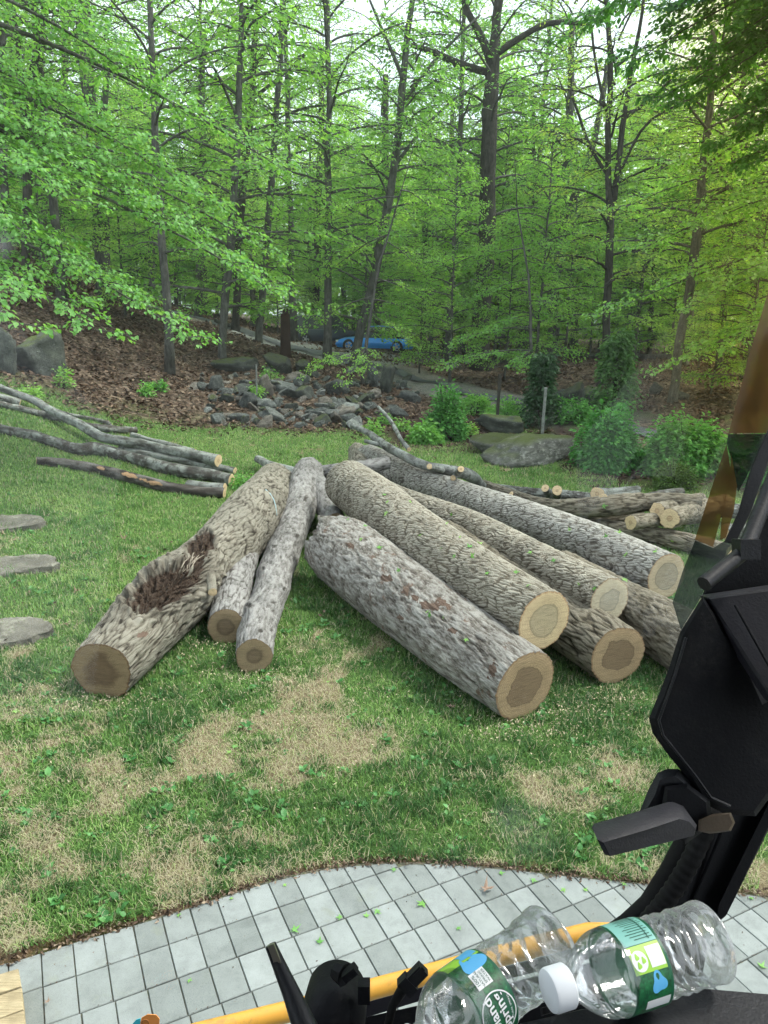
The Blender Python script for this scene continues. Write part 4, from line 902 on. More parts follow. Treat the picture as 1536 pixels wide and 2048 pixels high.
LK = leafmat('dark_beech_leaf', (.05, .16, .035), (.09, .25, .05), (.15, .34, .08), .45)
class Leaves:
    def __init__(s): s.p = []; s.d = []; s.n = []; s.s = []
    def add(s, p, d, n, z): s.p.append(p); s.d.append(d); s.n.append(n); s.s.append(z)
    def mesh(s, name, mt, shape='dia', fold=.3, asp=.55):
        p, d, n, z = np.vstack(s.p), np.vstack(s.d), np.vstack(s.n), np.concatenate(s.s)
        d = d/np.linalg.norm(d, axis=1)[:, None]
        V, Fc, k = leafgeo(p, d, n, z, shape, fold, asp)
        t = np.clip(RS.beta(2, 2, len(p))*.8+.2*RS.rand(len(p))+.0, 0, 1)
        return mkmesh(name, V, [Fc], mt, False if shape == 'dia' else True, {'t': np.repeat(t, k)})
def twig_leaves(L, pts, rs, per_m, size, droop=.35, spread=.10, up=.9):
    """leaves set alternately along a twig, hanging in a flat layered spray"""
    seg = np.diff(pts, axis=0); ln = np.linalg.norm(seg, axis=1); tot = ln.sum(); n = max(2, int(tot*per_m))
    u = rs.rand(n)**.85*tot; cum = np.r_[0, np.cumsum(ln)]; k = np.clip(np.searchsorted(cum, u)-1, 0, len(seg)-1); f = (u-cum[k])/ln[k]
    p = pts[k]+seg[k]*f[:, None]; t = seg[k]/ln[k][:, None]
    side = np.cross(t, [0, 0, 1.]); side /= np.linalg.norm(side, axis=1)[:, None]+1e-6; sg = np.where(rs.rand(n) < .5, -1, 1)[:, None]
    d = t*.6+side*sg*(.8+.3*rs.randn(n, 1)); d[:, 2] -= droop*(1+.6*rs.rand(n)); d += .15*rs.randn(n, 3); d /= np.linalg.norm(d, axis=1)[:, None]
    p = p+side*sg*rs.rand(n, 1)*spread+rs.randn(n, 3)*[.02+spread*.2, .02+spread*.2, .02+spread*.45]
    nr = rs.randn(n, 3)*.35; nr[:, 2] += up; nr -= d*(d*nr).sum(1)[:, None]; nr /= np.linalg.norm(nr, axis=1)[:, None]
    L.add(p, d, nr, size*rs.uniform(.45, 1.3, n))
def limb(mb, L, A, az, el, length, r, rs, ntw, per_m, size, droop=.5, sag=.18, sides=5, twl=.45, spread=.1, twr=.0):
    n = 8; s = np.linspace(0, 1, n); e = el-(el+droop*.3)*s**.8
    dx = np.cos(e)*length/(n-1); az_ = az+np.cumsum(rs.randn(n)*.09)
    P_ = np.array(A)+np.stack([np.cumsum(dx*np.cos(az_)), np.cumsum(dx*np.sin(az_)), np.cumsum(np.sin(e)*length/(n-1))], 1); P_ = np.vstack([np.array(A)[None], P_])
    rr = r*(1-np.linspace(0, 1, n+1))**.8+.004
    mb.tube(P_, rr, sides, cap=False)
    for k in range(ntw):
        f = .18+.82*(k+rs.rand())/ntw; x = f*n; i = min(int(x), n-1); B = P_[i]+(P_[i+1]-P_[i])*(x-i); t = P_[i+1]-P_[i]; t /= np.linalg.norm(t)
        a2 = math.atan2(t[1], t[0])+(1 if k % 2 else -1)*rs.uniform(.5, 1.15); tl = length*twl*(1.15-f)*rs.uniform(.7, 1.2)+.15
        m_ = 4; q = np.linspace(0, 1, m_+1)[:, None]; ez = rs.uniform(-.35, .5)
        T = B+q*tl*np.array([math.cos(a2), math.sin(a2), ez])+np.array([0, 0, -1])*sag*tl*q**2
        mb.tube(T, (.006+.25*rr[i])*(1-q[:, 0])+.003, 3, cap=False)
        twig_leaves(L, T, rs, per_m, size, spread=spread)
    twig_leaves(L, P_[n//2:], rs, per_m, size, spread=spread)
def proto(seed, H, bare, nl, ll, ntw, per_m, size, mt, wm, r0, ascend=.5, trunk=True, top=.35, spread=.1):
    rs = np.random.RandomState(seed); mb = MB(); L = Leaves(); tb = MB()
    n = 14; z = np.linspace(0, H, n); tp = np.stack([np.cumsum(rs.randn(n)*.05*H/20), np.cumsum(rs.randn(n)*.05*H/20), z], 1); tp[0, :2] = 0; tp[:, 2][0] = -.3
    tr_ = r0*(1-z/H)**.75+.01; tr_[0] *= 1.35
    if trunk: tb.tube(tp, tr_, 10, wob=.08)
    for k in range(nl):
        f = (k+rs.rand())/nl; zz = bare+(H-bare)*f**.9; c = np.array([np.interp(zz, tp[:, 2], tp[:, 0]), np.interp(zz, tp[:, 2], tp[:, 1]), zz])
        pf = (1-f)**.6*.8+.2; pf *= min(1, .55+f*2.5)
        limb(mb, L, c, k*2.4+rs.randn()*.4, ascend*(.3+.9*f)+rs.uniform(-.1, .2), ll*pf*rs.uniform(.7, 1.2), .02+.25*np.interp(zz, tp[:, 2], tr_), rs, ntw, per_m, size, spread=spread)
    return (tb.build('trunk', wm).data if trunk else None), mb.build('limbs', wm).data, L.mesh('crown', mt)
def drop_tmp():
    for o in [o for o in COL.objects if o.parent is None and o.type == 'MESH' and o.name.split('.')[0] in ('trunk', 'limbs') and 'category' not in o]: bpy.data.objects.remove(o)
PR = {}
PR['tallA'] = proto(1, 22, 4.0, 44, 5.2, 10, 13*LDN, .15, LF, wg, .17, .75, spread=.28)
PR['tallB'] = proto(2, 25, 6.0, 40, 5.4, 10, 11*LDN, .155, LY, wg, .18, .9, spread=.28)
PR['tallC'] = proto(3, 20, 3.5, 40, 4.6, 9, 15*LDN, .13, LO, wd, .16, .95, spread=.25)
PR['sapA'] = proto(4, 10, 1.0, 38, 3.2, 10, 27*LDN, .13, LF, wg, .06, .55, spread=.16)
PR['sapB'] = proto(5, 8, .6, 36, 3.1, 10, 26*LDN, .13, LY, wg, .05, .5, spread=.16)
PR['far'] = proto(6, 20, .8, 54, 5.0, 10, 13*LDN, .32, LY, wg, .16, .6, spread=.6)
drop_tmp()
def plant(kind, x, y, s, rz, label, cat='tree', group=None, name='forest_tree', lean=None, crown_only=False, z=None):
    t_, l_, c_ = PR[kind]; e = empty(name, (x, y, float(tz(x, y)) if z is None else z), label, cat, group); e.scale = (s, s, s); e.rotation_euler = (0, 0, rz)
    if lean is not None: e.rotation_mode = 'QUATERNION'; e.rotation_quaternion = Vector((0, 0, 1)).rotation_difference(Vector(lean).normalized()) @ Matrix.Rotation(rz, 3, 'Z').to_quaternion()
    if t_ is not None and not crown_only: mobj('trunk', t_, e)
    mobj('limbs', l_, e); mobj('crown', c_, e); return e
def notable(label, trunks, base, kind, s, rz, wm=wg, name='forest_tree', crown=True, dist=None, flare=1.3):
    """trunks: polylines of (px,py,rpx) standing at the distance of the base"""
    B = ground(*base) if dist is None else None
    if dist is not None:
        r = ray(*base); B = CAM+r*(dist/r[1]); B[2] = tz(B[0], B[1])
    e = empty(name, (B[0], B[1], float(tz(B[0], B[1]))), label, 'tree'); tb = MB(); main = None
    for k, pl_ in enumerate(trunks):
        pts = []; rad = []
        for (px, py, rp) in pl_:
            q = at_depth(px, py, B); pts.append(q); rad.append(rp*.93*B[1]/F)
        pts = np.array(pts); rad = np.array(rad)
        if k == 0:
            pts = np.vstack([[pts[0][0]*1., B[1], tz(pts[0][0], B[1])-.3], pts]); rad = np.r_[rad[0]*flare, rad]; main = pts
            up_ = pts[-1]-pts[-2]; up_ /= np.linalg.norm(up_)
            if pl_[-1][1] < 30: pts = np.vstack([pts, pts[-1]+up_*6]); rad = np.r_[rad, rad[-1]*.4]
        s_ = np.r_[0, np.cumsum(np.linalg.norm(np.diff(pts, axis=0), axis=1))]; q = np.linspace(0, s_[-1], max(8, int(s_[-1]/.5))); pts2 = np.array([np.interp(q, s_, pts[:, a]) for a in range(3)]).T; r2_ = np.interp(q, s_, rad)
        w = .35*rad.mean(); pts2[1:-1] = (pts2[:-2]+2*pts2[1:-1]+pts2[2:])/4
        pts2[:, 0] += w*fbm(q*.5, q*0+k, s=int(base[0])+k, o=3)*sstep(0, 1, q); pts2[:, 1] += w*fbm(q*.5, q*0+k+9, s=int(base[0])+k, o=3)
        tb.tube(pts2, r2_, 12, wob=.12)
    rel(tb.build('trunk', wm), e)
    if crown:
        l = main[min(3, len(main)-1)]-main[0]; l /= np.linalg.norm(l); M = (Vector((0, 0, 1)).rotation_difference(Vector(l))).to_matrix().to_4x4() @ Matrix.Rotation(rz, 4, 'Z') @ Matrix.Scale(s, 4)
        for nm, me in (('limbs', PR[kind][1]), ('crown', PR[kind][2])):
            o = mobj(nm, me, e); o.matrix_local = M
    return e
# the trunks one can tell apart in the photograph
notable('thick double grey tree in the left wood behind the near leaves', [[(207, 600, 15), (200, 480, 14), (185, 300, 13), (168, 50, 12), (160, -60, 10)], [(214, 560, 9), (210, 400, 8), (205, 250, 7), (215, 100, 5)]], (207, 618), 'tallA', 1.0, .3, dist=33)
notable('dark tree at the far left splitting into three upright stems', [[(48, 620, 9), (55, 450, 9), (62, 300, 9), (60, 180, 8), (85, 40, 7), (100, -60, 5)], [(55, 420, 6), (48, 250, 5), (40, 100, 5), (22, 0, 4)], [(62, 250, 6), (75, 160, 5), (90, 60, 4)]], (48, 640), 'tallA', .8, 1.3, wd, dist=26)
notable('grey tree with a bent foot at the left edge above the boulders', [[(16, 640, 9), (12, 480, 8), (8, 300, 8), (5, 60, 7)]], (18, 655), 'tallA', .9, 2.2, dist=27)
notable('pale grey tree between the far left stems and the double tree', [[(118, 620, 8), (122, 400, 8), (130, 200, 7), (135, 20, 6)]], (116, 640), 'tallB', .9, 2.9, dist=38)
notable('slim pale tree standing left of the long dark slab', [[(444, 700, 9), (452, 600, 8.5), (462, 470, 8), (472, 340, 7), (480, 150, 6), (484, 10, 4)]], (444, 716), 'sapA', 1.6, .5)
notable('slender grey tree right of the slab, behind the driveway edge', [[(517, 680, 8), (526, 560, 7.5), (536, 450, 7), (550, 300, 6), (560, 100, 5), (565, 0, 4)]], (516, 692), 'tallA', .85, 2.0, dist=35)
notable('straight tree framed by leaves left of the slim pale one', [[(396, 620, 8), (400, 450, 8), (402, 280, 7), (405, 60, 6)]], (396, 634), 'tallB', .9, 4.0, dist=42)
notable('tree forking into long ascending boughs at the upper left centre', [[(470, 640, 8), (474, 500, 8), (486, 380, 8), (498, 250, 7), (508, 120, 6), (516, 10, 5)], [(508, 130, 5), (560, 60, 4), (600, 10, 3)], [(500, 200, 4), (540, 170, 3), (620, 100, 2.5)]], (470, 660), 'tallA', 1.0, 1.0, wd, dist=40)
notable('slim tree leaning right in front of the parked cars', [[(704, 728, 10), (716, 695, 9.5), (745, 560, 9), (772, 440, 8.5), (790, 320, 7.5), (802, 200, 7), (815, 90, 6), (828, -20, 5)], [(790, 330, 4), (850, 250, 3), (930, 180, 2)], [(802, 210, 4), (868, 120, 3), (960, 30, 2)], [(806, 160, 4), (775, 80, 3), (740, 0, 2)]], (703, 735), 'sapA', 1.35, .2, wg)
notable('broad ivy covered dark tree right of centre with heavy crooked limbs above', [[(962, 700, 20), (965, 600, 18), (970, 480, 17), (974, 350, 16), (980, 230, 15), (985, 120, 13), (990, 60, 9), (1000, -40, 7)], [(985, 130, 9), (965, 80, 8), (935, 30, 6), (920, -20, 5)], [(975, 145, 7), (920, 130, 7), (870, 105, 6), (820, 90, 4)], [(990, 110, 7), (1040, 75, 6), (1100, 40, 5), (1180, 50, 4)]], (962, 712), 'tallA', 1.05, 3.3, wd, dist=34)
notable('grey forked tree with a pale leaning second stem, right of the ivy tree', [[(1104, 690, 13), (1108, 600, 12), (1114, 500, 13), (1128, 400, 11), (1134, 320, 9), (1140, 200, 7), (1145, 40, 5)], [(1120, 470, 9), (1145, 400, 8), (1170, 340, 7), (1195, 260, 6), (1215, 120, 5)], [(1136, 300, 5), (1100, 260, 4), (1060, 240, 3)]], (1104, 705), 'tallC', 1.0, .9, wg, dist=38)
notable('tall slim twin stemmed dark tree on the right, its leaves still sparse', [[(1208, 715, 8), (1213, 600, 8), (1218, 500, 7.5), (1222, 440, 7.5), (1218, 380, 6), (1216, 250, 6), (1222, 120, 5), (1210, -10, 4)], [(1222, 440, 6.5), (1232, 380, 6), (1245, 250, 5.5), (1258, 150, 4.5), (1280, 60, 3.5), (1290, -20, 3)], [(1245, 240, 3.5), (1300, 200, 3), (1350, 150, 2)], [(1216, 350, 4), (1180, 300, 3), (1140, 180, 2.5)], [(1232, 360, 3), (1290, 240, 2.6), (1400, 190, 1.6)], [(1216, 240, 3), (1190, 120, 2.5), (1180, 20, 2)]], (1207, 728), 'tallC', .85, 5, wd, dist=27)
notable('grey tree leaning right on the right leaf slope above the shrubs', [[(1346, 790, 10), (1356, 700, 9.5), (1372, 600, 9), (1384, 500, 9), (1398, 400, 8), (1415, 250, 7), (1430, 60, 6)]], (1345, 806), 'tallA', .8, 2.5, wg)
notable('tree partly hidden behind the leaning grey one on the right slope', [[(1372, 700, 8), (1385, 600, 8), (1400, 480, 7), (1420, 300, 6)]], (1370, 716), 'tallB', .8, 1.1, dist=34)
for k, (lb, pts, base, dist, kd, s) in enumerate([
 ('grey trunk left of the leaning tree by the cars', [(755, 640, 8), (762, 500, 8), (768, 350, 7), (770, 150, 6)], (754, 655), 52, 'tallB', 1.),
 ('thin trunk just left of the ivy tree', [(924, 640, 5), (930, 500, 4.5), (934, 350, 4)], (924, 655), 46, 'tallB', .8),
 ('slim dark trunk between the leaning tree and the ivy tree', [(893, 640, 6), (898, 480, 6), (903, 350, 5), (905, 200, 4)], (893, 655), 48, 'tallA', .9),
 ('forking small tree behind the low rail fence in the wood', [(848, 640, 6), (848, 520, 6), (852, 440, 5), (865, 380, 4)], (848, 652), 44, 'sapA', 1.5),
 ('straight tree in the gap left of the twin stemmed dark tree', [(1148, 690, 8), (1150, 560, 8), (1152, 430, 7), (1150, 250, 5)], (1148, 700), 45, 'tallB', 1.),
 ('thin sapling stem left of the grey forked tree', [(1060, 690, 5), (1064, 560, 5), (1066, 400, 4), (1068, 200, 3)], (1060, 700), 40, 'sapA', 1.6),
 ('slim trunk right of the twin stemmed dark tree', [(1298, 700, 5), (1305, 600, 5), (1312, 450, 4)], (1298, 712), 40, 'sapB', 1.7),
 ('slender leaning stem low in the right wood', [(1268, 710, 4), (1275, 640, 4), (1290, 520, 3)], (1268, 718), 38, 'sapB', 1.5),
 ('grey trunk among the leaves between slab and driveway, farther back', [(505, 640, 6), (508, 500, 6), (512, 300, 5)], (505, 650), 50, 'tallB', .9),
 ('mid sized trunk right of the snag in the far wood', [(630, 640, 7), (634, 500, 7), (640, 300, 6), (645, 100, 5)], (630, 655), 55, 'tallA', 1.),
 ('thin crooked trunk over the roof of the blue car', [(690, 650, 5), (688, 560, 5), (694, 400, 4)], (690, 662), 60, 'tallB', .8),
 ('dark trunk in the left wood behind the drooping near leaves', [(300, 600, 7), (306, 450, 7), (310, 250, 6)], (300, 615), 44, 'tallA', .95),
 ('narrow trunk close to the straight tree left of centre', [(352, 620, 5), (356, 480, 5), (362, 300, 4)], (352, 630), 48, 'tallB', .9),
 ('trunk far left behind the bent footed tree', [(80, 600, 6), (86, 450, 6), (92, 200, 5)], (80, 620), 36, 'tallB', .8),
 ('pale trunk beyond the right shrubs near the pillar', [(1440, 720, 7), (1452, 600, 7), (1466, 400, 6)], (1440, 735), 30, 'tallA', .75),
 ('right most dark trunk against the amber reflection on the glass', [(1500, 700, 9), (1512, 560, 9), (1525, 380, 8)], (1500, 715), 27, 'tallA', .8)]):
    notable(lb, [pts], base, kd, s, k*1.7, wg if k % 3 else wd, dist=dist)
# broken snag
def snag():
    B = ground(571, 716); e = empty('snag', (B[0], B[1], float(tz(B[0], B[1]))), 'short broken dead tree trunk beside the driveway', 'snag'); tb = MB(); pts = [at_depth(571, y, B) for y in (722, 700, 670, 645, 628)]
    tb.tube(pts, np.array([13, 10.5, 10, 9.5, 8.5])*B[1]/F, 14, wob=.2); o = rel(tb.build('trunk', barkmat('snag_bark', (.05, .03, .022), (.18, .12, .09), (.32, .25, .2))), e)
    k = MB(); 
    for a in range(7): 
        q = at_depth(566+a*1.6, 630, B); k.tube([q, q+np.array([RS.randn()*.02, 0, .1+.18*RS.rand()])], [.05, .008], 5)
    rel(k.build('splinters', o.data.materials[0]), e)
snag()
# crowns of further trees behind, standing through the whole wood
rr = random.Random(21); spots = []; tries = 0
while len(spots) < 170 and tries < 12000:
    tries += 1
    y = (38+rr.random()*24) if len(spots) < 34 else ((56+rr.random()*50) if len(spots) < 130 else (98+rr.random()*28)); px = rr.uniform(-500, 2000) ; x = (px-768)/F*y
    if any((x-a)**2+(y-b)**2 < (2.6+y*.02)**2 for a, b in spots): continue
    if drive_dist(np.array([x]), np.array([y]))[0] < 2.2 or (np.hypot(x-_car[0], y-_car[1]) < 6): continue
    if 1150 < px < 1330 and y < 50: continue
    if 560 < px < 880 and y < 56: continue
    spots.append((x, y))
for k, (x, y) in enumerate(spots):
    if y > 54: kd = 'far'; s = rr.uniform(.65, 1.0)*(1.2 if y > 96 else 1)
    else: kd = rr.choice(['tallA', 'tallB', 'tallB', 'tallC', 'sapB', 'sapA']); s = rr.uniform(.8, 1.1) if 'tall' in kd else rr.uniform(.9, 1.5)
    plant(kd, x, y, s, rr.uniform(0, 6.28), 'one of the many green leaved trees standing deep in the wood', group='green leaved trees deep in the wood')
# understorey saplings nearer
us = [(250, 615, 30), (330, 640, 30), (840, 720, 31), (900, 735, 29), (1010, 740, 30), (1070, 745, 29), (1420, 800, 24), (1480, 830, 22), (1530, 780, 24), (1180, 690, 40), (1250, 700, 42), (1130, 700, 36), (160, 590, 34), (90, 585, 30), (450, 640, 42), (990, 700, 38), (860, 690, 40), (1340, 700, 38), (1400, 710, 32), (-60, 600, 28), (760, 640, 55), (930, 660, 44)]+[(q_, 640, rr.uniform(48, 62) if 540 < q_ < 860 else rr.uniform(40, 62)) for q_ in [rr.uniform(-100, 1650) for q in range(52)]]
for k, (px, py, d) in enumerate(us):
    r_ = ray(px, py); q = CAM+r_*(d/r_[1]); plant('sapA' if k % 2 else 'sapB', q[0], q[1], rr.uniform(.55, .95)*(1 if d < 33 else 1.25), rr.uniform(0, 6.28), 'one of the low leafy saplings of the understorey between the larger trunks', 'sapling', 'understorey saplings', 'sapling')
# canopy trees reaching over the top of the view
for k, (x, y, s, kd, lb) in enumerate([(-7, 24, .8, 'tallA', 'leafy tree whose canopy fills the top left corner'), (-2.5, 31, .95, 'tallA', 'leafy tree whose canopy fills the top left centre'), (3.0, 37, 1., 'tallA', 'leafy tree whose canopy shades the top middle'), (11, 22, .8, 'tallA', 'leafy tree whose dark canopy hangs into the top right corner'), (14, 28, .9, 'tallA', 'leafy tree standing at the right edge of the wood'), (-12, 28, .95, 'tallA', 'leafy tree at the left edge of the slope'), (-5, 40, 1., 'tallB', 'yellow green tree back in the left wood'), (8, 44, .95, 'tallB', 'yellow green tree back in the right wood'), (16, 38, 1.05, 'tallA', 'green tree far right behind the leaning grey one')]):
    plant(kd, x, y, s, k*1.1, lb)

# ------------------------------------------------ near beeches whose boughs hang into the view
def near_boughs(label, root_xy, H, boughs, mt, seed, size=.085, per_m=26, depth0=10., rt=.16, lx=0.):
    rs = np.random.RandomState(seed); x, y = root_xy; z0 = float(tz(x, y)); e = empty('beech_tree', (x, y, z0), label, 'tree'); tb = MB(); lb_ = MB(); L = Leaves()
    hs = np.linspace(0, 1, 16); tx = x+lx*hs**1.5+rt*2*fbm(hs*4, hs*0, s=seed, o=3)*hs; ty = y+rt*2*fbm(hs*4, hs*0+5, s=seed, o=3)*hs; tb.tube(np.stack([tx, ty, z0-.3+(H+.3)*hs], 1), rt*(1.25-hs*1.15)**1.0, 14, wob=.12)
    for (ex, ey, ed, hz, nt_) in boughs:
        E_ = P(ex, ey, ed); A = np.array([np.interp(min(hz, H*.95)/H, hs, tx), np.interp(min(hz, H*.95)/H, hs, ty), z0+min(hz, H*.95)]); n = 12; s = np.linspace(0, 1, n)[:, None]
        mid = (A+E_)/2+np.array([0, 0, .12*np.linalg.norm(E_-A)]); C_ = (1-s)**2*A+2*s*(1-s)*mid+s**2*E_; C_[:, :2] += .12*np.cumsum(rs.randn(n, 2)*.5, 0)*s*(1-s)*2
        ln = np.linalg.norm(np.diff(C_, axis=0), axis=1).sum(); rr_ = .007*ln*(1-s[:, 0])**.9+.004; lb_.tube(C_, rr_, 6, cap=False)
        for k in range(nt_):
            f = .22+.78*(k+rs.rand())/nt_; xx = f*(n-1); i = min(int(xx), n-2); B = C_[i]+(C_[i+1]-C_[i])*(xx-i); t = C_[i+1]-C_[i]; t /= np.linalg.norm(t)
            a2 = math.atan2(t[1], t[0])+(1 if k % 2 else -1)*rs.uniform(.45, 1.1); tl = min(1.5, ln*.28)*(1.25-f)*rs.uniform(.6, 1.2)+.2
            q = np.linspace(0, 1, 6)[:, None]; T = B+q*tl*np.array([math.cos(a2), math.sin(a2), rs.uniform(-.1, .15)])+np.array([0, 0, -1])*.22*tl*q**2
            lb_.tube(T, .006*(1-q[:, 0])+.0025, 4, cap=False); twig_leaves(L, T, rs, per_m, size, .45, .05, 1.1)
            for q2 in range(3):
                i2 = rs.randint(1, 5); a3 = a2+rs.choice([-1, 1])*rs.uniform(.5, .9); T2 = T[i2]+np.linspace(0, 1, 4)[:, None]*tl*.45*np.array([math.cos(a3), math.sin(a3), -.12]); twig_leaves(L, T2, rs, per_m, size, .45, .05, 1.1); lb_.tube(T2, .003, 3, cap=False)
        twig_leaves(L, C_[n//2:], rs, per_m, size, .45, .05)
    rel(tb.build('trunk', wg), e); rel(lb_.build('limbs', wg), e); o = mobj('crown', L.mesh('crown', mt, 'ovate', .22, .62)); rel(o, e); return e
near_boughs('near beech at the left whose bright drooping boughs hang over the leaf slope', (-8.6, 13.0), 11, [(590, 612, 13.5, 5.2, 22), (400, 690, 12, 4.2, 22), (500, 560, 14, 5.8, 20), (205, 668, 11, 3.6, 16), (40, 655, 9, 3.2, 10), (350, 470, 13, 6.0, 20), (585, 352, 15, 7.2, 20), (400, 250, 14, 7.8, 18), (250, 115, 13, 8.4, 16), (150, 410, 11, 5.6, 14), (560, 520, 15, 5.6, 18), (300, 330, 13, 6.8, 18), (100, 260, 12, 6.6, 14), (450, 420, 14, 6.4, 18), (250, 590, 12.5, 4.6, 18), (60, 480, 10.5, 5.0, 12)], LN, 5)
near_boughs('near beech at the right whose boughs spread over the right slope', (10.2, 15.0), 11, [(1190, 640, 18, 5.0, 16), (1280, 500, 17, 6.0, 16), (1370, 620, 15, 4.8, 16), (1340, 330, 16, 7.0, 18), (1240, 420, 18, 6.4, 14), (1430, 700, 14, 4., 14), (1400, 450, 14, 5.8, 16), (1450, 560, 13, 5, 12), (1320, 740, 16, 3.8, 12)], LN, 6)
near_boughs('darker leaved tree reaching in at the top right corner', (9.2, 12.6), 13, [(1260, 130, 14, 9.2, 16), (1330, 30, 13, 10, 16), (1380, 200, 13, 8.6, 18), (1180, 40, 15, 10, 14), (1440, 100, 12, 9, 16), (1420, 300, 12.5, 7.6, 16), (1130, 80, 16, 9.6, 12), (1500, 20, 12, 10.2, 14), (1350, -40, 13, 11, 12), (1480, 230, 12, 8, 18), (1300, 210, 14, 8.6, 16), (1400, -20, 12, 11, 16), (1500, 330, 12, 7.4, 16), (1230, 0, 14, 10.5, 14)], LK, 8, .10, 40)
near_boughs('small beech on the rock pile whose light boughs veil the cars', (-.9, 26.4), 8, [(610, 750, 25, 1.2, 8), (600, 668, 27, 3.0, 7), (840, 700, 26, 2.4, 8), (870, 620, 27, 3.6, 10), (850, 560, 27, 4.8, 10), (640, 560, 27, 5., 10), (780, 480, 28, 5.8, 10), (690, 770, 24, 1.2, 9), (740, 740, 24.5, 1.4, 8), (620, 450, 27, 6.2, 10), (880, 430, 28, 6.4, 10)], LF, 9, .09, 22, rt=.06, lx=1.6)
near_boughs('leafy young beech before the ivy tree with boughs drooping over the drive bend', (5.2, 26.5), 8, [(900, 690, 25, 2.4, 10), (980, 660, 25, 2.8, 10), (1090, 640, 26, 3., 10), (1030, 740, 24, 1.6, 10), (880, 740, 24, 1.6, 9), (950, 600, 26, 4, 10), (1100, 560, 27, 4.6, 10), (1000, 500, 27, 5.4, 10), (930, 540, 27, 5, 9)], LF, 10, .09, 22, rt=.06, lx=-1.3)

# ------------------------------------------------ shrubs and plants
def shrub(name, label, px, py, w, h, mt, seed, n, size, wm=wd, cone=False, group=None, layered=.6, cat='shrub', depth=.8):
    g = ground(px, py); s = g[1]/F; W_, H_ = w*s/2, h*s; rs = np.random.RandomState(seed); e = empty(name, g, label, cat, group); tb = MB(); L = Leaves()
    ns = max(10, int(n/45))
    for k in range(ns):
        a = rs.uniform(0, 6.28); el = np.arcsin(rs.uniform(-.05, 1)**1.0) if not cone else 0; 
        if cone: zz = rs.rand()**.8; rad = ((1-zz)**.7*.95+.08)*(.55+.45*rs.rand())*(1+.25*math.sin(zz*23+seed+a*2)); tip = np.array([math.cos(a)*W_*rad, math.sin(a)*W_*rad*depth, H_*(.06+.94*zz)]); base = np.array([0, 0, H_*max(zz-.08, .02)])
        else:
            rd = rs.uniform(.72, 1.05); lump = 1+.18*math.sin(a*3+seed)+.12*math.sin(a*5+seed*2); tip = np.array([math.cos(a)*math.cos(el)*W_*rd*lump, math.sin(a)*math.cos(el)*W_*depth*rd*lump, H_*(.05+.95*math.sin(el)*rd)]); base = tip*np.array([.25, .25, .3])
        q = np.linspace(0, 1, 6)[:, None]; T = base+(tip-base)*q+np.array([0, 0, .10*H_])*(q-q**2)*(1 if not cone else .2)-np.array([0, 0, .05*H_])*q**3
        tb.tube(T, .008*(1-q[:, 0])+.003, 4, cap=False)
        if not cone and k % 6 == 0: tb.tube([np.array([rs.randn()*.04, rs.randn()*.04, -.05]), base*.6, base], [.018, .012, .009], 5, cap=False)
        per = 45/np.linalg.norm(tip-base); twig_leaves(L, T[2:], rs, per*1.3, size, .3, size*1.6, layered)
        T2 = T[3]+(tip-T[3])*0+np.linspace(0, 1, 4)[:, None]*np.array([math.cos(a+1.2), math.sin(a+1.2), .05])*W_*.3; twig_leaves(L, T2, rs, per*.6, size, .3, size*1.5, layered)
    if cone: tb.tube([(0, 0, -.1), (0, 0, H_*.5), (0, 0, H_*.97)], [.07, .05, .01], 8)
    st = tb.build('stems' if not cone else 'trunk', wm, e); o = mobj('foliage', L.mesh('foliage', mt, 'dia', .3, .6), e); return e
shrub('shrub', 'large dense rounded green shrub standing between the boulder and the amber reflection on the glass', 1212, 940, 128, 150, LS, 1, 9000, .11, depth=.9)
shrub('shrub', 'wide arching shrub with pale tips behind the low round one at the right', 1365, 945, 200, 130, LS, 2, 10000, .11)
shrub('shrub', 'low round yellow green shrub in front of the wide arching one', 1345, 978, 100, 66, leafmat('small_shrub_leaf', (.06, .12, .025), (.10, .18, .035), (.16, .25, .06), .25), 3, 7000, .045)
shrub('shrub', 'dense green shrub at the right edge seen past the cab pillar', 1560, 970, 150, 170, LS, 4, 8000, .10)
shrub('shrub', 'leafy upright shrub in the mulch bed right of the rock pile', 890, 880, 92, 122, LS, 5, 6000, .09)
shrub('shrub', 'low broad leaved plant clump spreading left of the upright shrub', 850, 886, 66, 40, LS, 6, 1500, .12)
shrub('evergreen_tree', 'dark slim evergreen with feathery boughs behind the grey fence post', 1078, 850, 96, 135, LD, 7, 4200, .13, cone=True, cat='evergreen')
shrub('evergreen_tree', 'ragged young hemlock in front of the right slope', 1224, 826, 120, 160, leafmat('hemlock_leaf', (.05, .13, .04), (.08, .2, .06), (.15, .3, .09), .35), 8, 4200, .14, cone=True, cat='evergreen')
shrub('shrub', 'bare twiggy shrub under the slim evergreen', 1082, 868, 60, 70, wd, 9, 500, .03)
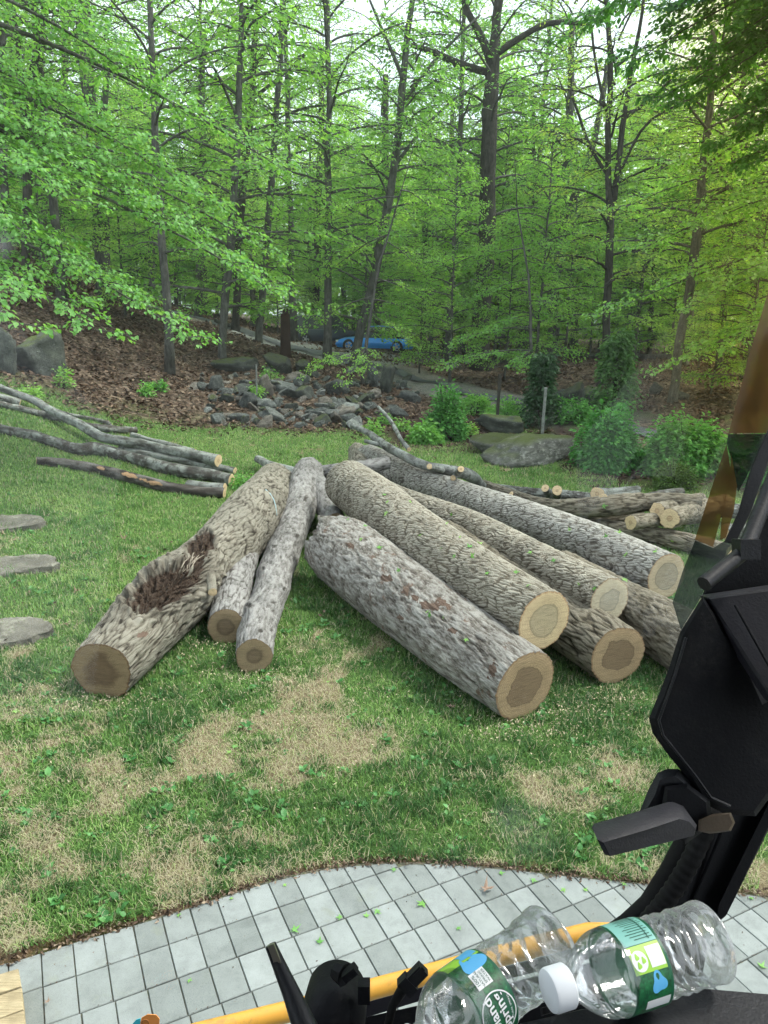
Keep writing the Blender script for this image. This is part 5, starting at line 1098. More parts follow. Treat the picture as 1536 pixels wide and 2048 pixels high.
for k, (lb, px, py, w, h, nn) in enumerate([('light green leafy clump at the left of the mulch bed', 745, 868, 40, 26, 500), ('single bright green hosta in the mulch bed', 806, 862, 14, 20, 120), ('pale hosta plant right of the upright shrub', 940, 876, 20, 34, 160), ('green seedling on the dark left slope', 130, 775, 20, 44, 120), ('thin leafed seedling in the middle of the leaf slope', 315, 782, 36, 26, 200), ('small green sprout on the slope near the stones', 292, 790, 20, 24, 80), ('bright weed beside the left branch bundle', 66, 800, 18, 26, 120), ('green sprig lying on the far end of the hollow log', 490, 978, 62, 34, 500), ('small plant growing between the rocks at the top', 540, 765, 40, 30, 200), ('leafy tuft above the flat stone of the pile', 512, 795, 30, 26, 120), ('leafy seedlings at the foot of the pile on the right', 770, 850, 24, 16, 120), ('green groundcover tuft near the stone at the drive bend', 985, 850, 40, 22, 300)]):
    shrub('small_plant', lb, px, py, w, h, LS if k in (4, 5) else LN, 30+k, nn, .09 if k not in (7,) else .07, wg, cat='plant')

for k, (lb, px, py, w, h) in enumerate([('low leafy shrub hiding the drive bend left of the slim evergreen', 1010, 838, 90, 46), ('low pale green shrub before the drive right of the slim evergreen', 1150, 846, 80, 50), ('loose green bush above the large boulder along the drive', 950, 826, 80, 40), ('small bush on the bank behind the grey fence post', 1110, 822, 60, 36)]):
    shrub('shrub', lb, px, py, w, h, [LF, LS][k % 2], 70+k, 1500, .10)
# ------------------------------------------------ fence posts
m, nt, b = newmat('weathered_post', .9, .2); nt.links.new(ramp(nt, noise(nt, 12, 5, .7, objco(nt)), [(.3, (.12, .12, .11)), (.7, (.3, .31, .29))]), b.inputs['Base Color'])
for (lb, px, y0, y1, w, mm) in [('slim pale grey fence post in front of the dark evergreen', 1084, 872, 788, .035, m), ('thin dark fence post left of the large boulder', 993, 860, 762, .04, wd), ('thin bare stake in front of the rock pile', 514, 800, 740, .02, m)]:
    B = ground(px, y0); T_ = at_depth(px+(3 if px > 1000 else 0), y1, B); mb = MB(); mb.box((0, 0, (T_[2]-B[2])/2), (w*2, w*2, T_[2]-B[2]+.3)); mb.box((0, 0, T_[2]-B[2]+.16), (w*2.3, w*2.3, .03))
    o = mb.build('fence_post', mm, None, False); o.location = B; tag(o, lb, 'post')
# fallen trunk rails in the far wood
for (lb, a, b_, r) in [('fallen trunk lying along the crest of the right slope', (1130, 716), (1380, 718), 5), ('fallen pale branch by the driveway at upper left', (430, 646), (480, 662), 4), ('fallen limb on the far forest floor right of the cars', (850, 690), (960, 700), 3)]:
    A = ground(*a); B_ = ground(*b_); mb = MB(); q = np.linspace(0, 1, 12)[:, None]; pp = A+(B_-A)*q; pp[:, 2] = tz(pp[:, 0], pp[:, 1])+.12+.1*RS.rand(12); mb.tube(pp, r*A[1]/F, 8, wob=.2); o = mb.build('fallen_branch', wg); tag(o, lb, 'branch')

# ================================================================== CARS
def car(label, px, py, az, body, seed, L_=4.5, H_=1.3, suv=False, dist=None):
    if dist: r_ = ray(px, py); g = CAM+r_*(dist/r_[1]); g[2] = tz(g[0], g[1])
    else: g = ground(px, py)
    e = empty('parked_car', g, label, 'car'); e.rotation_euler = (0, 0, az); W_ = 1.85
    paint, nt, b = newmat('car_paint', .3, .5, body); b.inputs['Coat Weight'].default_value = .6; b.inputs['Metallic'].default_value = .3
    glass, nt, b = newmat('car_glass', .08, .8, (.02, .025, .03)); rub, nt, b = newmat('tyre_rubber', .8, .2, (.02, .02, .02)); alu, nt, b = newmat('alloy', .3, .6, (.45, .46, .48)); b.inputs['Metallic'].default_value = .8
    # side profile stations: x, bottom, shoulder height, roof height
    X_ = np.array([-.5, -.485, -.44, -.36, -.25, -.14, -.02, .1, .2, .3, .4, .47, .495, .5])*L_
    sh = np.array([.42, .62, .70, .74, .76, .76, .75, .74, .73, .71, .66, .55, .42, .35])*(1.12 if suv else 1)
    wd_ = np.array([.78, .88, .95, .98, 1, 1, 1, 1, 1, .99, .96, .9, .82, .74])*W_/2
    ri = []
    for x, s_, w in zip(X_, sh, wd_): ri.append([(x, -w*.92, .22), (x, -w, .36), (x, -w, s_*.78), (x, -w*.94, s_), (x, -w*.6, s_+.05), (x, 0, s_+.07), (x, w*.6, s_+.05), (x, w*.94, s_), (x, w, s_*.78), (x, w, .36), (x, w*.92, .22)])
    V = np.array(ri).reshape(-1, 3); n, k = len(X_), 11; i = np.arange(n-1)[:, None]*k; j = np.arange(k)[None]; kk = (j+1) % k
    mb = MB(); mb.add(V, [np.stack([i+j, i+kk, i+k+kk, i+k+j], -1).reshape(-1, 4), np.arange(k)[None, ::-1], (np.arange(k)+(n-1)*k)[None]])
    o = mb.build('body', paint, e, True, None, 40)
    # cabin
    cx = np.array([-.40, -.26, -.1, .06, .22])*L_ if not suv else np.array([-.47, -.40, -.1, .12, .26])*L_; tz_ = np.array([.74, H_*.96, H_, H_*.97, .75]) if not suv else np.array([.86, H_*.97, H_, H_*.98, .84])
    ri = [[(x, -W_*.46, .70), (x, -W_*(.46-.13*(z-.7)/(H_-.7)), z-.04 if z > .8 else .71), (x, -W_*.28, z), (x, W_*.28, z), (x, W_*(.46-.13*(z-.7)/(H_-.7)), z-.04 if z > .8 else .71), (x, W_*.46, .70)] for x, z in zip(cx, tz_)]
    V = np.array(ri).reshape(-1, 3); n, k = 5, 6; i = np.arange(n-1)[:, None]*k; j = np.arange(k)[None]; kk = (j+1) % k
    mb = MB(); mb.add(V, [np.stack([i+j, i+kk, i+k+kk, i+k+j], -1).reshape(-1, 4)]); mb.build('windows', glass, e, True, None, 30)
    mb = MB(); V2 = V.reshape(5, 6, 3)[1:4, 1:5].copy(); V2[..., 2] += .015; V2 = V2.reshape(-1, 3); i = np.arange(2)[:, None]*4; j = np.arange(3)[None]; mb.add(V2, [np.stack([i+j, i+j+1, i+5+j, i+4+j], -1).reshape(-1, 4)]); mb.build('roof', paint, e)
    for x in (-.31, .31):
        for s in (-1, 1):
            c = np.array([x*L_, s*W_*.44, .33]); mb = MB(); mb.lathe([(-.11, .2), (-.11, .30), (-.08, .335), (.08, .335), (.11, .30), (.11, .2)], c, (0, s, 0), 24); w_ = mb.build('wheel', rub, e)
            mb = MB(); mb.lathe([(.06, .21), (.1, .215), (.1, .19), (.05, .17)], c, (0, s, 0), 20)
            for a in range(5): t = a*1.257; mb.tube([c+np.array([0, s*.09, 0]), c+np.array([math.cos(t)*.2, s*.1, math.sin(t)*.2])], [.035, .022], 5)
            mb.build('rim', alu, w_)
    hl_, nt, b = newmat('lamp_glass', .1, .7, (.7, .72, .72)); tl_, nt, b = newmat('tail_lamp', .2, .6, (.35, .02, .02))
    for s in (-1, 1):
        mb = MB(); mb.box((L_*.47, s*W_*.36, .56), (.12, .34, .10)); mb.build('headlight', hl_, e, False); mb = MB(); mb.box((-L_*.482, s*W_*.36, .66), (.08, .36, .1)); mb.build('tail_light', tl_, e, False)
    return e
car('bright blue sports car parked on the gravel, half veiled by leaves', 750, 706, R(172), (.02, .27, .8), 1, 4.15, 1.38, dist=41)
car('dark navy car parked nose in just left of the blue sports car', 652, 692, R(20), (.025, .035, .06), 2, 4.6, 1.62, True, dist=43.5)
# ================================================================== SCATTERED LEAVES
def maple_mesh(name, mt, curl, seed):
    rs = np.random.RandomState(seed); a = []; tips = [(-2.35, .55), (-1.15, .85), (0, 1.), (1.15, .85), (2.35, .55)]
    pts = [(0, -.12)]
    for k, (t, r) in enumerate(tips):
        for dt, rr in ((-.34, .5), (-.2, .66), (-.16, .60), (0, 1.), (.16, .62), (.22, .68), (.34, .5)):
            pts.append((math.sin(t+dt*.9)*r*rr, math.cos(t+dt*.9)*r*rr))
        if k < 4: tm = (t+tips[k+1][0])/2; pts.append((math.sin(tm)*.3, math.cos(tm)*.3))
    pts = np.array(pts); pts *= 1+.06*rs.randn(*pts.shape); r = np.hypot(pts[:, 0], pts[:, 1])
    z = curl*(.35*r**2+.2*np.sin(np.arctan2(pts[:, 0], pts[:, 1])*2.5+seed)*r)+.02; n = len(pts)
    V = np.vstack([np.c_[pts, z], [[0, .05, .0]]]); i = np.arange(n); T = np.stack([i, np.full(n, n), (i+1) % n], 1)
    mb = MB(); mb.add(V, [T], .5+.3*rs.rand()); s = np.linspace(0, 1, 5)[:, None]; mb.tube(np.array([0, .05, .01])+s*np.array([.1, -.75, .06]), .02, 4, a=.9)
    o = mb.build(name, mt, None, True, 't'); me = o.data; bpy.data.objects.remove(o); return me
GL = leafmat('maple_green', (.10, .26, .05), (.16, .36, .08), (.25, .45, .15), .3); BL, nt, b = newmat('maple_dead', .75, .2)
nt.links.new(ramp(nt, noise(nt, 4., 5, .7, objco(nt)), [(.3, (.15, .09, .065)), (.7, (.36, .25, .19))]), b.inputs['Base Color'])
GM = [maple_mesh('maple_leaf', GL, c, k) for k, c in enumerate((.2, .5, .8, .3))]; BM = [maple_mesh('dead_leaf', BL, c, k+9) for k, c in enumerate((1.6, 1.1, 2.1))]
rl = random.Random(3)
def put_leaf(me, name, px, py, rpx, label, cat, group=None, lift=.006):
    p, nrm, onlog = hit(px, py); o = mobj(name, me); d = np.linalg.norm(p-CAM); s = 1.25*rpx*d/F
    o.location = p+nrm*(lift+s*.04); o.rotation_mode = 'QUATERNION'; o.rotation_quaternion = Vector((0, 0, 1)).rotation_difference(Vector(nrm)) @ (Matrix.Rotation(rl.uniform(0, 6.28), 3, 'Z') @ Matrix.Rotation(rl.uniform(-.25, .25), 3, 'X')).to_quaternion(); o.scale = (s, s, s); tag(o, label, cat, group)
for k, (px, py, r) in enumerate([(789, 1741, 7), (845, 1809, 12), (753, 1824, 9), (733, 1834, 7), (681, 1836, 8), (639, 1886, 9), (588, 1862, 11), (569, 1771, 5), (916, 1858, 7), (463, 1798, 5), (1065, 1762, 8), (1001, 1748, 7), (1128, 1781, 7), (1170, 1782, 6), (357, 1832, 6), (378, 1963, 6), (1248, 1769, 7), (1502, 1798, 6), (1523, 1935, 9)]):
    put_leaf(GM[k % 4], 'maple_leaf', px, py, r, 'small fresh green maple leaf fallen on the grey patio pavers', 'leaf', 'green maple leaves on the patio pavers')
for k, (px, py) in enumerate([(722, 1078), (757, 1096), (773, 1027), (730, 1052), (775, 1005), (903, 1030), (893, 1048), (920, 1075), (910, 1112), (940, 1095), (958, 1088), (945, 1113), (882, 1098), (1031, 1146), (1057, 1172), (1108, 1122), (1159, 1168), (1189, 1178), (1140, 1060), (1213, 1074), (1253, 1108), (860, 1230), (888, 1235), (933, 1280), (855, 1225), (974, 1147), (695, 1040), (798, 1142), (820, 1005), (1250, 1160), (1207, 1012), (1345, 1082), (1062, 1105), (843, 1070), (1310, 1105), (1240, 1066), (770, 990)]):
    put_leaf(GM[k % 4], 'maple_leaf', px, py, rl.choice([5, 6, 7, 9]), 'small fresh green leaf lying on the bark of the stacked logs', 'leaf', 'green leaves on the stacked logs')
for k, (px, py, r) in enumerate([(30, 1430, 9), (460, 1512, 8), (468, 1500, 9), (808, 1575, 9), (250, 1440, 7), (120, 1700, 8), (700, 1385, 6), (655, 1370, 5), (1160, 1375, 7), (1180, 1680, 7), (820, 1400, 6), (520, 1640, 6), (1210, 1625, 7), (300, 1660, 7), (180, 1530, 6)]):
    put_leaf(GM[k % 4], 'maple_leaf', px, py, r, 'fresh green leaf lying in the lawn grass', 'leaf', 'green leaves in the lawn', .03)
for (lb, px, py, r) in [('large curled brown maple leaf on the pavers below the amber handrail side', 971, 1784, 15), ('long brown leaf lying at the patio edge', 1156, 1745, 12), ('brown leaf in the grass before the thickest log', 903, 1418, 13), ('brown star shaped leaf in front of the slim silvery log', 441, 1342, 9), ('pale brown leaf in the grass left of the hollow', 248, 1080, 8), ('brown leaf on the grass between the hollow log and the nearest stepping stone', 152, 1187, 9), ('brown leaf just before the middle stepping stone', 40, 1166, 7), ('left dead leaf on top of the nearest stepping stone', 22, 1253, 7), ('right dead leaf on top of the nearest stepping stone', 50, 1250, 6), ('curled dead leaf at the tip of the nearest stepping stone', 99, 1253, 7), ('dead leaf beneath the farthest stepping stone', 8, 1072, 8), ('small reddish leaf on the pavers at lower left', 97, 2009, 6), ('dead leaf in the grass beyond the silvery poles', 1010, 944, 7), ('brown leaf in the grass right of the thickest log end', 1310, 1478, 8), ('dead leaf beside the pillar foot on the right lawn', 1500, 1737, 8), ('thin brown leaf on the lawn at the left edge', 20, 1392, 7)]:
    put_leaf(BM[int(px) % 3], 'dead_leaf', px, py, r, lb, 'leaf', None, .02)

# ================================================================== EXCAVATOR CAB
def cabm(name, c, rough=.6, spec=.35, n=.0):
    m, nt, b = newmat(name, rough, spec, c); co = objco(nt)
    cc_ = mix(nt, 1., c, ramp(nt, noise(nt, 9., 6, .7, co), [(.3, .75), (.7, 1.35)]), 'MULTIPLY')
    dust = math_(nt, 'MULTIPLY', ramp(nt, noise(nt, 14., 7, .75, co), [(.55, 0.), (.78, .16)]), ramp(nt, noise(nt, 220., 3, .7, co), [(.4, .2), (.65, 1.)]))
    scr = nd(nt, 'ShaderNodeTexNoise', {'Vector': mapping(nt, co, (60, 900, 60), (0, .4, .6)), 'Scale': 1., 'Detail': 2.}).outputs['Fac']
    cc_ = mix(nt, math_(nt, 'ADD', dust, ramp(nt, scr, [(.72, 0.), (.76, .06)])), cc_, (.16, .15, .13)); nt.links.new(cc_, b.inputs['Base Color']); nt.links.new(math_(nt, 'ADD', math_(nt, 'MULTIPLY', noise(nt, 30., 5, .7, co), .5), rough-.2), b.inputs['Roughness']); bump(nt, b, noise(nt, 400., 3, .6, co), .0006, .6); return m
blk = cabm('black_plastic', (.005, .006, .008), .5); dgr = cabm('dark_grey_paint', (.013, .013, .017), .5); rubm = cabm('black_rubber', (.01, .01, .01), .75, .2)
deep = cabm('deep_black_plastic', (.003, .0035, .005), .6, .2); brz = cabm('worn_bronze_plate', (.075, .055, .035), .5)
cab = empty('excavator_cab', (0, -.2, 1.7), 'black cab interior of a machine: right pillar, dash ledge, latch and glass', 'machine cab')
def pp(pts, d):
    if np.isscalar(d): d = [d]*len(pts)
    return np.array([P(x, y, q) for (x, y), q in zip(pts, d)])
def part(name, mb, m, flat=30, parent=None, smooth=True):
    o = mb.build(name, m, None, smooth, None, flat); rel(o, cab)
    if parent: o.parent = parent; 
    return o
def prismpx(name, pts, d, th, m, bev=.004, flat=30, ext=None):
    q = pp(pts, d); dr_ = q.mean(0)-CAM; dr_ /= np.linalg.norm(dr_); mb = MB(); mb.prism(q, dr_*th if ext is None else np.array(ext)*th, bev); return part(name, mb, m, flat)
# box shaped cover on the pillar
prismpx('pillar_cover', [(1405, 1190), (1360, 1262), (1334, 1345), (1297, 1436), (1304, 1466), (1330, 1503), (1376, 1560), (1407, 1608), (1452, 1630), (1512, 1634), (1545, 1590), (1620, 1590), (1620, 1350), (1536, 1405), (1500, 1330), (1440, 1245)], .60, .07, deep, .005)
mb = MB(); a = pp([(1404, 1192), (1540, 1172), (1640, 1160), (1640, 1480), (1536, 1402), (1470, 1300)], [.62, .60, .6, .56, .57, .60]); mb.prism(a-FWD*.012, FWD*.02, .002); part('cover_lid', mb, dgr)
prismpx('cover_hood', [(1406, 1150), (1412, 1168), (1404, 1192), (1470, 1186), (1560, 1172), (1640, 1150), (1640, 900), (1540, 985), (1515, 1060), (1492, 1092)], .63, .08, deep, .004)
def screw(px, py, d, r=.0045):
    mb = MB(); c_ = P(px, py, d); mb.lathe([(-.003, r), (.0012, r), (.002, r*.8), (.002, r*.45), (.0008, r*.4), (.0008, .0001)], c_, -FWD, 20); part('screw', mb, dgr, 40)
mb = MB(); mb.tube([P(1372, 1275, .596), P(1350, 1350, .596), P(1318, 1440, .596), P(1326, 1470, .596), P(1390, 1550, .596), P(1422, 1595, .596), P(1460, 1612, .596)], .0012, 6); part('moulding_seam', mb, blk, 60)
mb = MB(); mb.tube([P(1470, 1210, .59), P(1520, 1300, .575), P(1560, 1370, .57)], .0011, 6); part('moulding_seam', mb, deep, 60)
# pillar leaning in from the right
prismpx('front_pillar', [(1400, 1600), (1385, 1690), (1352, 1745), (1310, 1810), (1262, 1850), (1215, 1880), (1300, 1905), (1420, 1880), (1444, 1832), (1545, 1628), (1600, 1500), (1600, 1400), (1440, 1400)], .68, .07, blk, .006)
prismpx('pillar_edge', [(1452, 1832), (1462, 1812), (1536, 1662), (1640, 1440), (1640, 1380), (1560, 1560), (1436, 1812), (1430, 1850)], .665, .02, deep, .002)
mb = MB(); mb.tube([P(1405, 1600, .69), P(1372, 1690, .69), P(1340, 1750, .70), P(1300, 1812, .705), P(1255, 1850, .71), P(1200, 1885, .72)], [.011, .011, .011, .011, .010, .009], 14)
part('window_seal', mb, rubm, 50)
mb = MB(); q = np.linspace(0, 1, 60)[:, None]; A_, B_, C_, D_ = P(1425, 1620, .665), P(1385, 1730, .67), P(1345, 1790, .675), P(1290, 1850, .68)
pt = (1-q)**3*A_+3*q*(1-q)**2*B_+3*q*q*(1-q)*C_+q**3*D_; mb.tube(pt, .0085+.0006*np.sin(np.arange(60)*1.6), 12); part('corrugated_hose', mb, rubm, 60)
mb = MB(); mb.tube([P(1452, 1640, .674), P(1420, 1720, .676), P(1385, 1800, .678), P(1360, 1850, .68)], .0016, 8); part('pillar_seam', mb, deep, 60)
# latch housing and handle
prismpx('latch_housing', [(1315, 1545), (1335, 1537), (1357, 1537), (1378, 1552), (1405, 1600), (1405, 1660), (1300, 1660), (1272, 1668), (1268, 1657), (1278, 1625), (1296, 1580)], .60, .05, blk, .007)
prismpx('latch_recess', [(1330, 1572), (1375, 1566), (1420, 1600), (1425, 1650), (1370, 1690), (1335, 1650), (1318, 1640)], .593, .03, deep, .004)
prismpx('latch_plate', [(1397, 1640), (1425, 1628), (1462, 1625), (1470, 1645), (1462, 1662), (1420, 1668), (1396, 1662)], .585, .012, brz, .002)
mb = MB(); top = pp([(1198, 1686), (1290, 1656), (1366, 1632), (1386, 1640), (1398, 1657)], [.515, .53, .55, .555, .56]); bot = pp([(1212, 1716), (1300, 1700), (1394, 1672)], [.515, .533, .56])
loop = np.vstack([top, bot[::-1]]); mb.prism(loop, FWD*.022+UP*.004, .004); hd = part('latch_handle', mb, dgr)
# rods at the upper right
mb = MB(); mb.tube([P(1408, 1168, .58), P(1445, 1138, .59), P(1488, 1104, .60)], .0062, 12); mb.tube([P(1488, 1104, .60), P(1512, 1045, .62), P(1550, 950, .64), P(1600, 830, .66)], .0066, 12); mb.box(P(1492, 1098, .598), (.016, .016, .016), [RT, UP, FWD]); part('gas_strut', mb, blk, 50)
prismpx('window_frame', [(1448, 1085), (1470, 1090), (1500, 1030), (1545, 905), (1600, 760), (1600, 640), (1536, 858), (1500, 940), (1474, 1030)], .76, .03, blk, .003)
# dash ledge: horizontal surface under the bottles
ZD = P(1280, 1925, .5)[2]-.0285
def zpoly(pts, z): return np.array([on_z(x, y, z) for x, y in pts])
mb = MB(); mb.prism(zpoly([(1076, 2034), (1162, 2012), (1312, 1992), (1375, 1969), (1536, 1985), (1800, 2010), (1900, 2500), (800, 2700), (700, 2100), (1000, 2052)], ZD), (0, 0, -.03), .003); part('dash_ledge', mb, blk)
prismpx('dash_lip', [(1080, 2016), (1166, 1994), (1172, 2006), (1082, 2032)], .55, .02, dgr, .002)
prismpx('lower_frame', [(690, 2016), (820, 1980), (960, 1946), (1180, 1888), (1230, 1872), (1245, 1895), (1190, 1915), (960, 1972), (830, 2005), (700, 2045)], .74, .03, dgr, .004)
prismpx('front_sill', [(660, 2050), (830, 2012), (980, 1975), (1180, 1925), (1300, 1890), (1420, 1870), (1400, 1985), (1300, 2080), (660, 2200)], .80, .04, deep, .003)
# yellow handrail outside the glass
mb = MB(); mb.tube([P(300, 2092, 1.36), P(400, 2066, 1.37), P(585, 2021, 1.39), P(770, 1972, 1.40), P(950, 1925, 1.40), P(1080, 1890, 1.39), P(1180, 1866, 1.38), P(1225, 1866, 1.36), P(1255, 1900, 1.33)], .0182, 24)
m, nt, b = newmat('yellow_paint', .38, .4, (.80, .36, .045)); nt.links.new(mix(nt, ramp(nt, noise(nt, 30, 6, .7, objco(nt)), [(.52, 0.), (.7, .75)]), (.66, .32, .055), (.33, .18, .06)), b.inputs['Base Color']); b.inputs['Coat Weight'].default_value = .3
part('handrail', mb, m, 60)
# glass
gl, nt, b = newmat('window_glass'); nt.nodes.remove(b); co = objco(nt)
tr = nd(nt, 'ShaderNodeBsdfTransparent', {'Color': (.90, .97, .93, 1)}); gs = nd(nt, 'ShaderNodeBsdfGlossy', {'Roughness': .02, 'Color': (1, 1, 1, 1)}); df = nd(nt, 'ShaderNodeBsdfDiffuse', {'Color': (.75, .8, .8, 1)})
fr = nd(nt, 'ShaderNodeFresnel', {'IOR': 1.35}); ms = nd(nt, 'ShaderNodeMixShader'); nt.links.new(math_(nt, 'MULTIPLY', fr.outputs[0], .6), ms.inputs[0]); nt.links.new(tr.outputs[0], ms.inputs[1]); nt.links.new(gs.outputs[0], ms.inputs[2])
n1 = noise(nt, 3.3, 5, .6, co, .6); n2 = noise(nt, 30., 4, .7, co)
sm = 0.
for (px_, py_, rr_, am_) in ((1055, 1660, .055, .16), (1010, 1640, .03, .10), (0, 490, .025, .3), (545, 1740, .03, .06), (900, 1800, .09, .07)):
    q_ = P(px_, py_, .86)-np.array(cab.location); dn = nd(nt, 'ShaderNodeVectorMath', {0: co, 1: tuple(q_)}, operation='DISTANCE').outputs['Value']
    sm = math_(nt, 'ADD', sm, math_(nt, 'MULTIPLY', ramp(nt, math_(nt, 'DIVIDE', dn, rr_), [(0., am_), (1., 0.)], 'EASE'), ramp(nt, n2, [(.3, .4), (.7, 1.)])))
m2 = nd(nt, 'ShaderNodeMixShader', {0: sm}); nt.links.new(ms.outputs[0], m2.inputs[1]); nt.links.new(df.outputs[0], m2.inputs[2]); nt.links.new(m2.outputs[0], nt.nodes['Material Output'].inputs['Surface'])
am, nt, b = newmat('amber_reflection'); nt.nodes.remove(b); co = objco(nt)  # reflection of the yellow boom, painted as an amber fade in the pane colour
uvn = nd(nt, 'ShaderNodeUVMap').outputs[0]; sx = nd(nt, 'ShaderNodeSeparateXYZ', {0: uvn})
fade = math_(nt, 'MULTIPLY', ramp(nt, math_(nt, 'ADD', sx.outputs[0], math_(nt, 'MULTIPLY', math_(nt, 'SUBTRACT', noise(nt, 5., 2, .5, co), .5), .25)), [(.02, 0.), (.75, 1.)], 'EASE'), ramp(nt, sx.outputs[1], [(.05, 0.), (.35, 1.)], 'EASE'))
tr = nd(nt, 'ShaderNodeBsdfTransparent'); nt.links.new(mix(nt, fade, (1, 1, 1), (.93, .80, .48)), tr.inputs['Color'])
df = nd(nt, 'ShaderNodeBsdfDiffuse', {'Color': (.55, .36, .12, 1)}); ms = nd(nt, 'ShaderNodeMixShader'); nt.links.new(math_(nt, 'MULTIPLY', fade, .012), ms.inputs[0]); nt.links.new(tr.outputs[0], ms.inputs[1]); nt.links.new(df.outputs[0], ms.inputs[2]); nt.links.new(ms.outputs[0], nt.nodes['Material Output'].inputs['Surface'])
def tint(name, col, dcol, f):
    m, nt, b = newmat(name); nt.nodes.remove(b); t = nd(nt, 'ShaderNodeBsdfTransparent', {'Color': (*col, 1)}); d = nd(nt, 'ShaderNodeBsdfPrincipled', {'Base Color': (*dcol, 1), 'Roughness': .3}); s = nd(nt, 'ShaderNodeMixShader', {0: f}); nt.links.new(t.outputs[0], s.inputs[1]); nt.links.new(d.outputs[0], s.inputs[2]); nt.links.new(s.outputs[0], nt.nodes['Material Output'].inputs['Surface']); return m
bst = tint('brown_reflection_strip', (.60, .42, .22), (.20, .115, .04), .5); gst = tint('dark_green_tinted_strip', (.20, .26, .22), (.012, .02, .019), .5)  # brown one paints the boom's reflection, green one darkens the glass edge
def pane(name, pts, d, m, uv=None, th=.004):
    q = pp(pts, d); n = len(q); V = np.vstack([q, q+FWD*th]); i = np.arange(n); j = (i+1) % n
    me = mkmesh(name, V, [i[None, ::-1]], m, False, None, None if uv is None else np.vstack([uv, uv])); o = mobj(name, me); rel(o, cab); return o
if WINDSCREEN: pane('windscreen', [(-260, -260), (1700, -260), (1700, 2200), (-260, 2200)], .86, gl)
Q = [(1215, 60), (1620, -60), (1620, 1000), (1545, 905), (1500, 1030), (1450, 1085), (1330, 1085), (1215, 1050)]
pane('side_glass_reflection', Q, .84, am, np.array([((x-1215)/320., (1085-y)/1100.) for x, y in Q]))  # pane carrying the painted boom reflection
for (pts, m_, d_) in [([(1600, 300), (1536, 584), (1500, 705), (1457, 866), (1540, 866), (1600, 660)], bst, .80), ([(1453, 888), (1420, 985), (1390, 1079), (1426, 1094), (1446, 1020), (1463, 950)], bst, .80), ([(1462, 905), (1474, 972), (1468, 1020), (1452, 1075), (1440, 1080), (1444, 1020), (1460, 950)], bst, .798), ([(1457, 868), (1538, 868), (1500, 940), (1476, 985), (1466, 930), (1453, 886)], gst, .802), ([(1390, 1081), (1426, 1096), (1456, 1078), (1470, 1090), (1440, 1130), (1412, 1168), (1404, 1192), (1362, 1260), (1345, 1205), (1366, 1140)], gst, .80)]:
    pane('reflection_tint_strip', pts, d_, m_)  # brown strips are painted reflection, dark green ones the glass edge
# cab shell around and above the seat
shell = cabm('cab_shell', (.05, .05, .05), .8)
for (nm, c, s) in [('roof', (-.15, -.30, 3.86), (1.9, 2.1, .06)), ('rear_wall', (-.15, -1.35, 2.7), (1.9, .05, 2.3)), ('side_wall', (-1.08, -.35, 2.15), (.05, 1.9, 1.1)), ('side_wall', (.78, -.55, 2.15), (.05, 1.6, 1.1)), ('floor', (-.15, -.55, 1.62), (1.9, 1.6, .05)), ('rear_post', (-1.06, -1.3, 3.2), (.08, .08, 1.3)), ('rear_post', (.76, -1.3, 3.2), (.08, .08, 1.3))]:
    mb = MB(); mb.box(c, s); part(nm, mb, shell, 30, None, False)
mb = MB(); mb.box((-.1, -.5, 2.25), (.52, .52, .16)); mb.box((-.1, -.8, 2.62), (.5, .14, .65)); part('seat', mb, shell, 30)

# phone holder, cable
e = empty('phone_holder', P(668, 2010, .50), 'black round phone holder with a long clamp arm and metal tip at the dash', 'phone holder')
mb = MB(); ax = -FWD*.8+UP*.5; c_ = P(668, 2033, .50); mb.lathe([(-.03, .0205), (-.012, .022), (.002, .0215), (.010, .0175), (.014, .010), (.0145, 0.0005)], c_, -FWD, 40); mb.tube([P(672, 1940, .495), P(690, 1950, .49)], [.006, .0075], 8); mb.box(P(728, 1982, .49), (.008, .012, .01), [RT, UP, FWD]); mb.box(P(700, 1945, .485), (.01, .005, .008), [RT*.8+UP*.6, -RT*.6+UP*.8, FWD]); rel(mb.build('holder_head', deep, None, True, None, 40), e)
mb = MB(); mb.tube([P(541, 1890, .47), P(556, 1925, .468), P(582, 1985, .46), P(612, 2060, .45), P(640, 2120, .44)], [.0036, .0042, .0055, .0075, .008], 12); arm = rel(mb.build('clamp_arm', blk, None, True, None, 60), e)
mtl, nt, b = newmat('brushed_metal', .3, .6, (.5, .47, .40)); b.inputs['Metallic'].default_value = .9
mb = MB(); mb.box(P(549, 1908, .4655), (.0042, .013, .002), [RT*.93+UP*.36, -RT*.36+UP*.93, FWD]); rel(mb.build('metal_tip', mtl, None, False), e)
e = empty('charging_cable', P(790, 2000, .5), 'black charging cable with a flat plug standing before the yellow handrail', 'cable')
mb = MB(); mb.tube([P(770, 2110, .50), P(776, 2050, .50), P(786, 2010, .50), P(803, 1982, .50), P(812, 1970, .50)], [.0028, .0028, .003, .0036, .0042], 10); rel(mb.build('cord', rubm, None, True), e)
mb = MB(); d_ = P(846, 1936, .5)-P(808, 1975, .5); L_ = np.linalg.norm(d_); d_ /= L_; s_ = np.cross(d_, FWD); mb.box(P(828, 1955, .5), (L_, .0085, .007), [d_, s_, FWD]); mb.box(P(815, 1969, .5), (.008, .012, .008), [d_, s_, FWD]); mb.box(P(838, 1946, .4965), (.009, .003, .001), [d_, s_, FWD]); rel(mb.build('plug', blk, None, False), e)
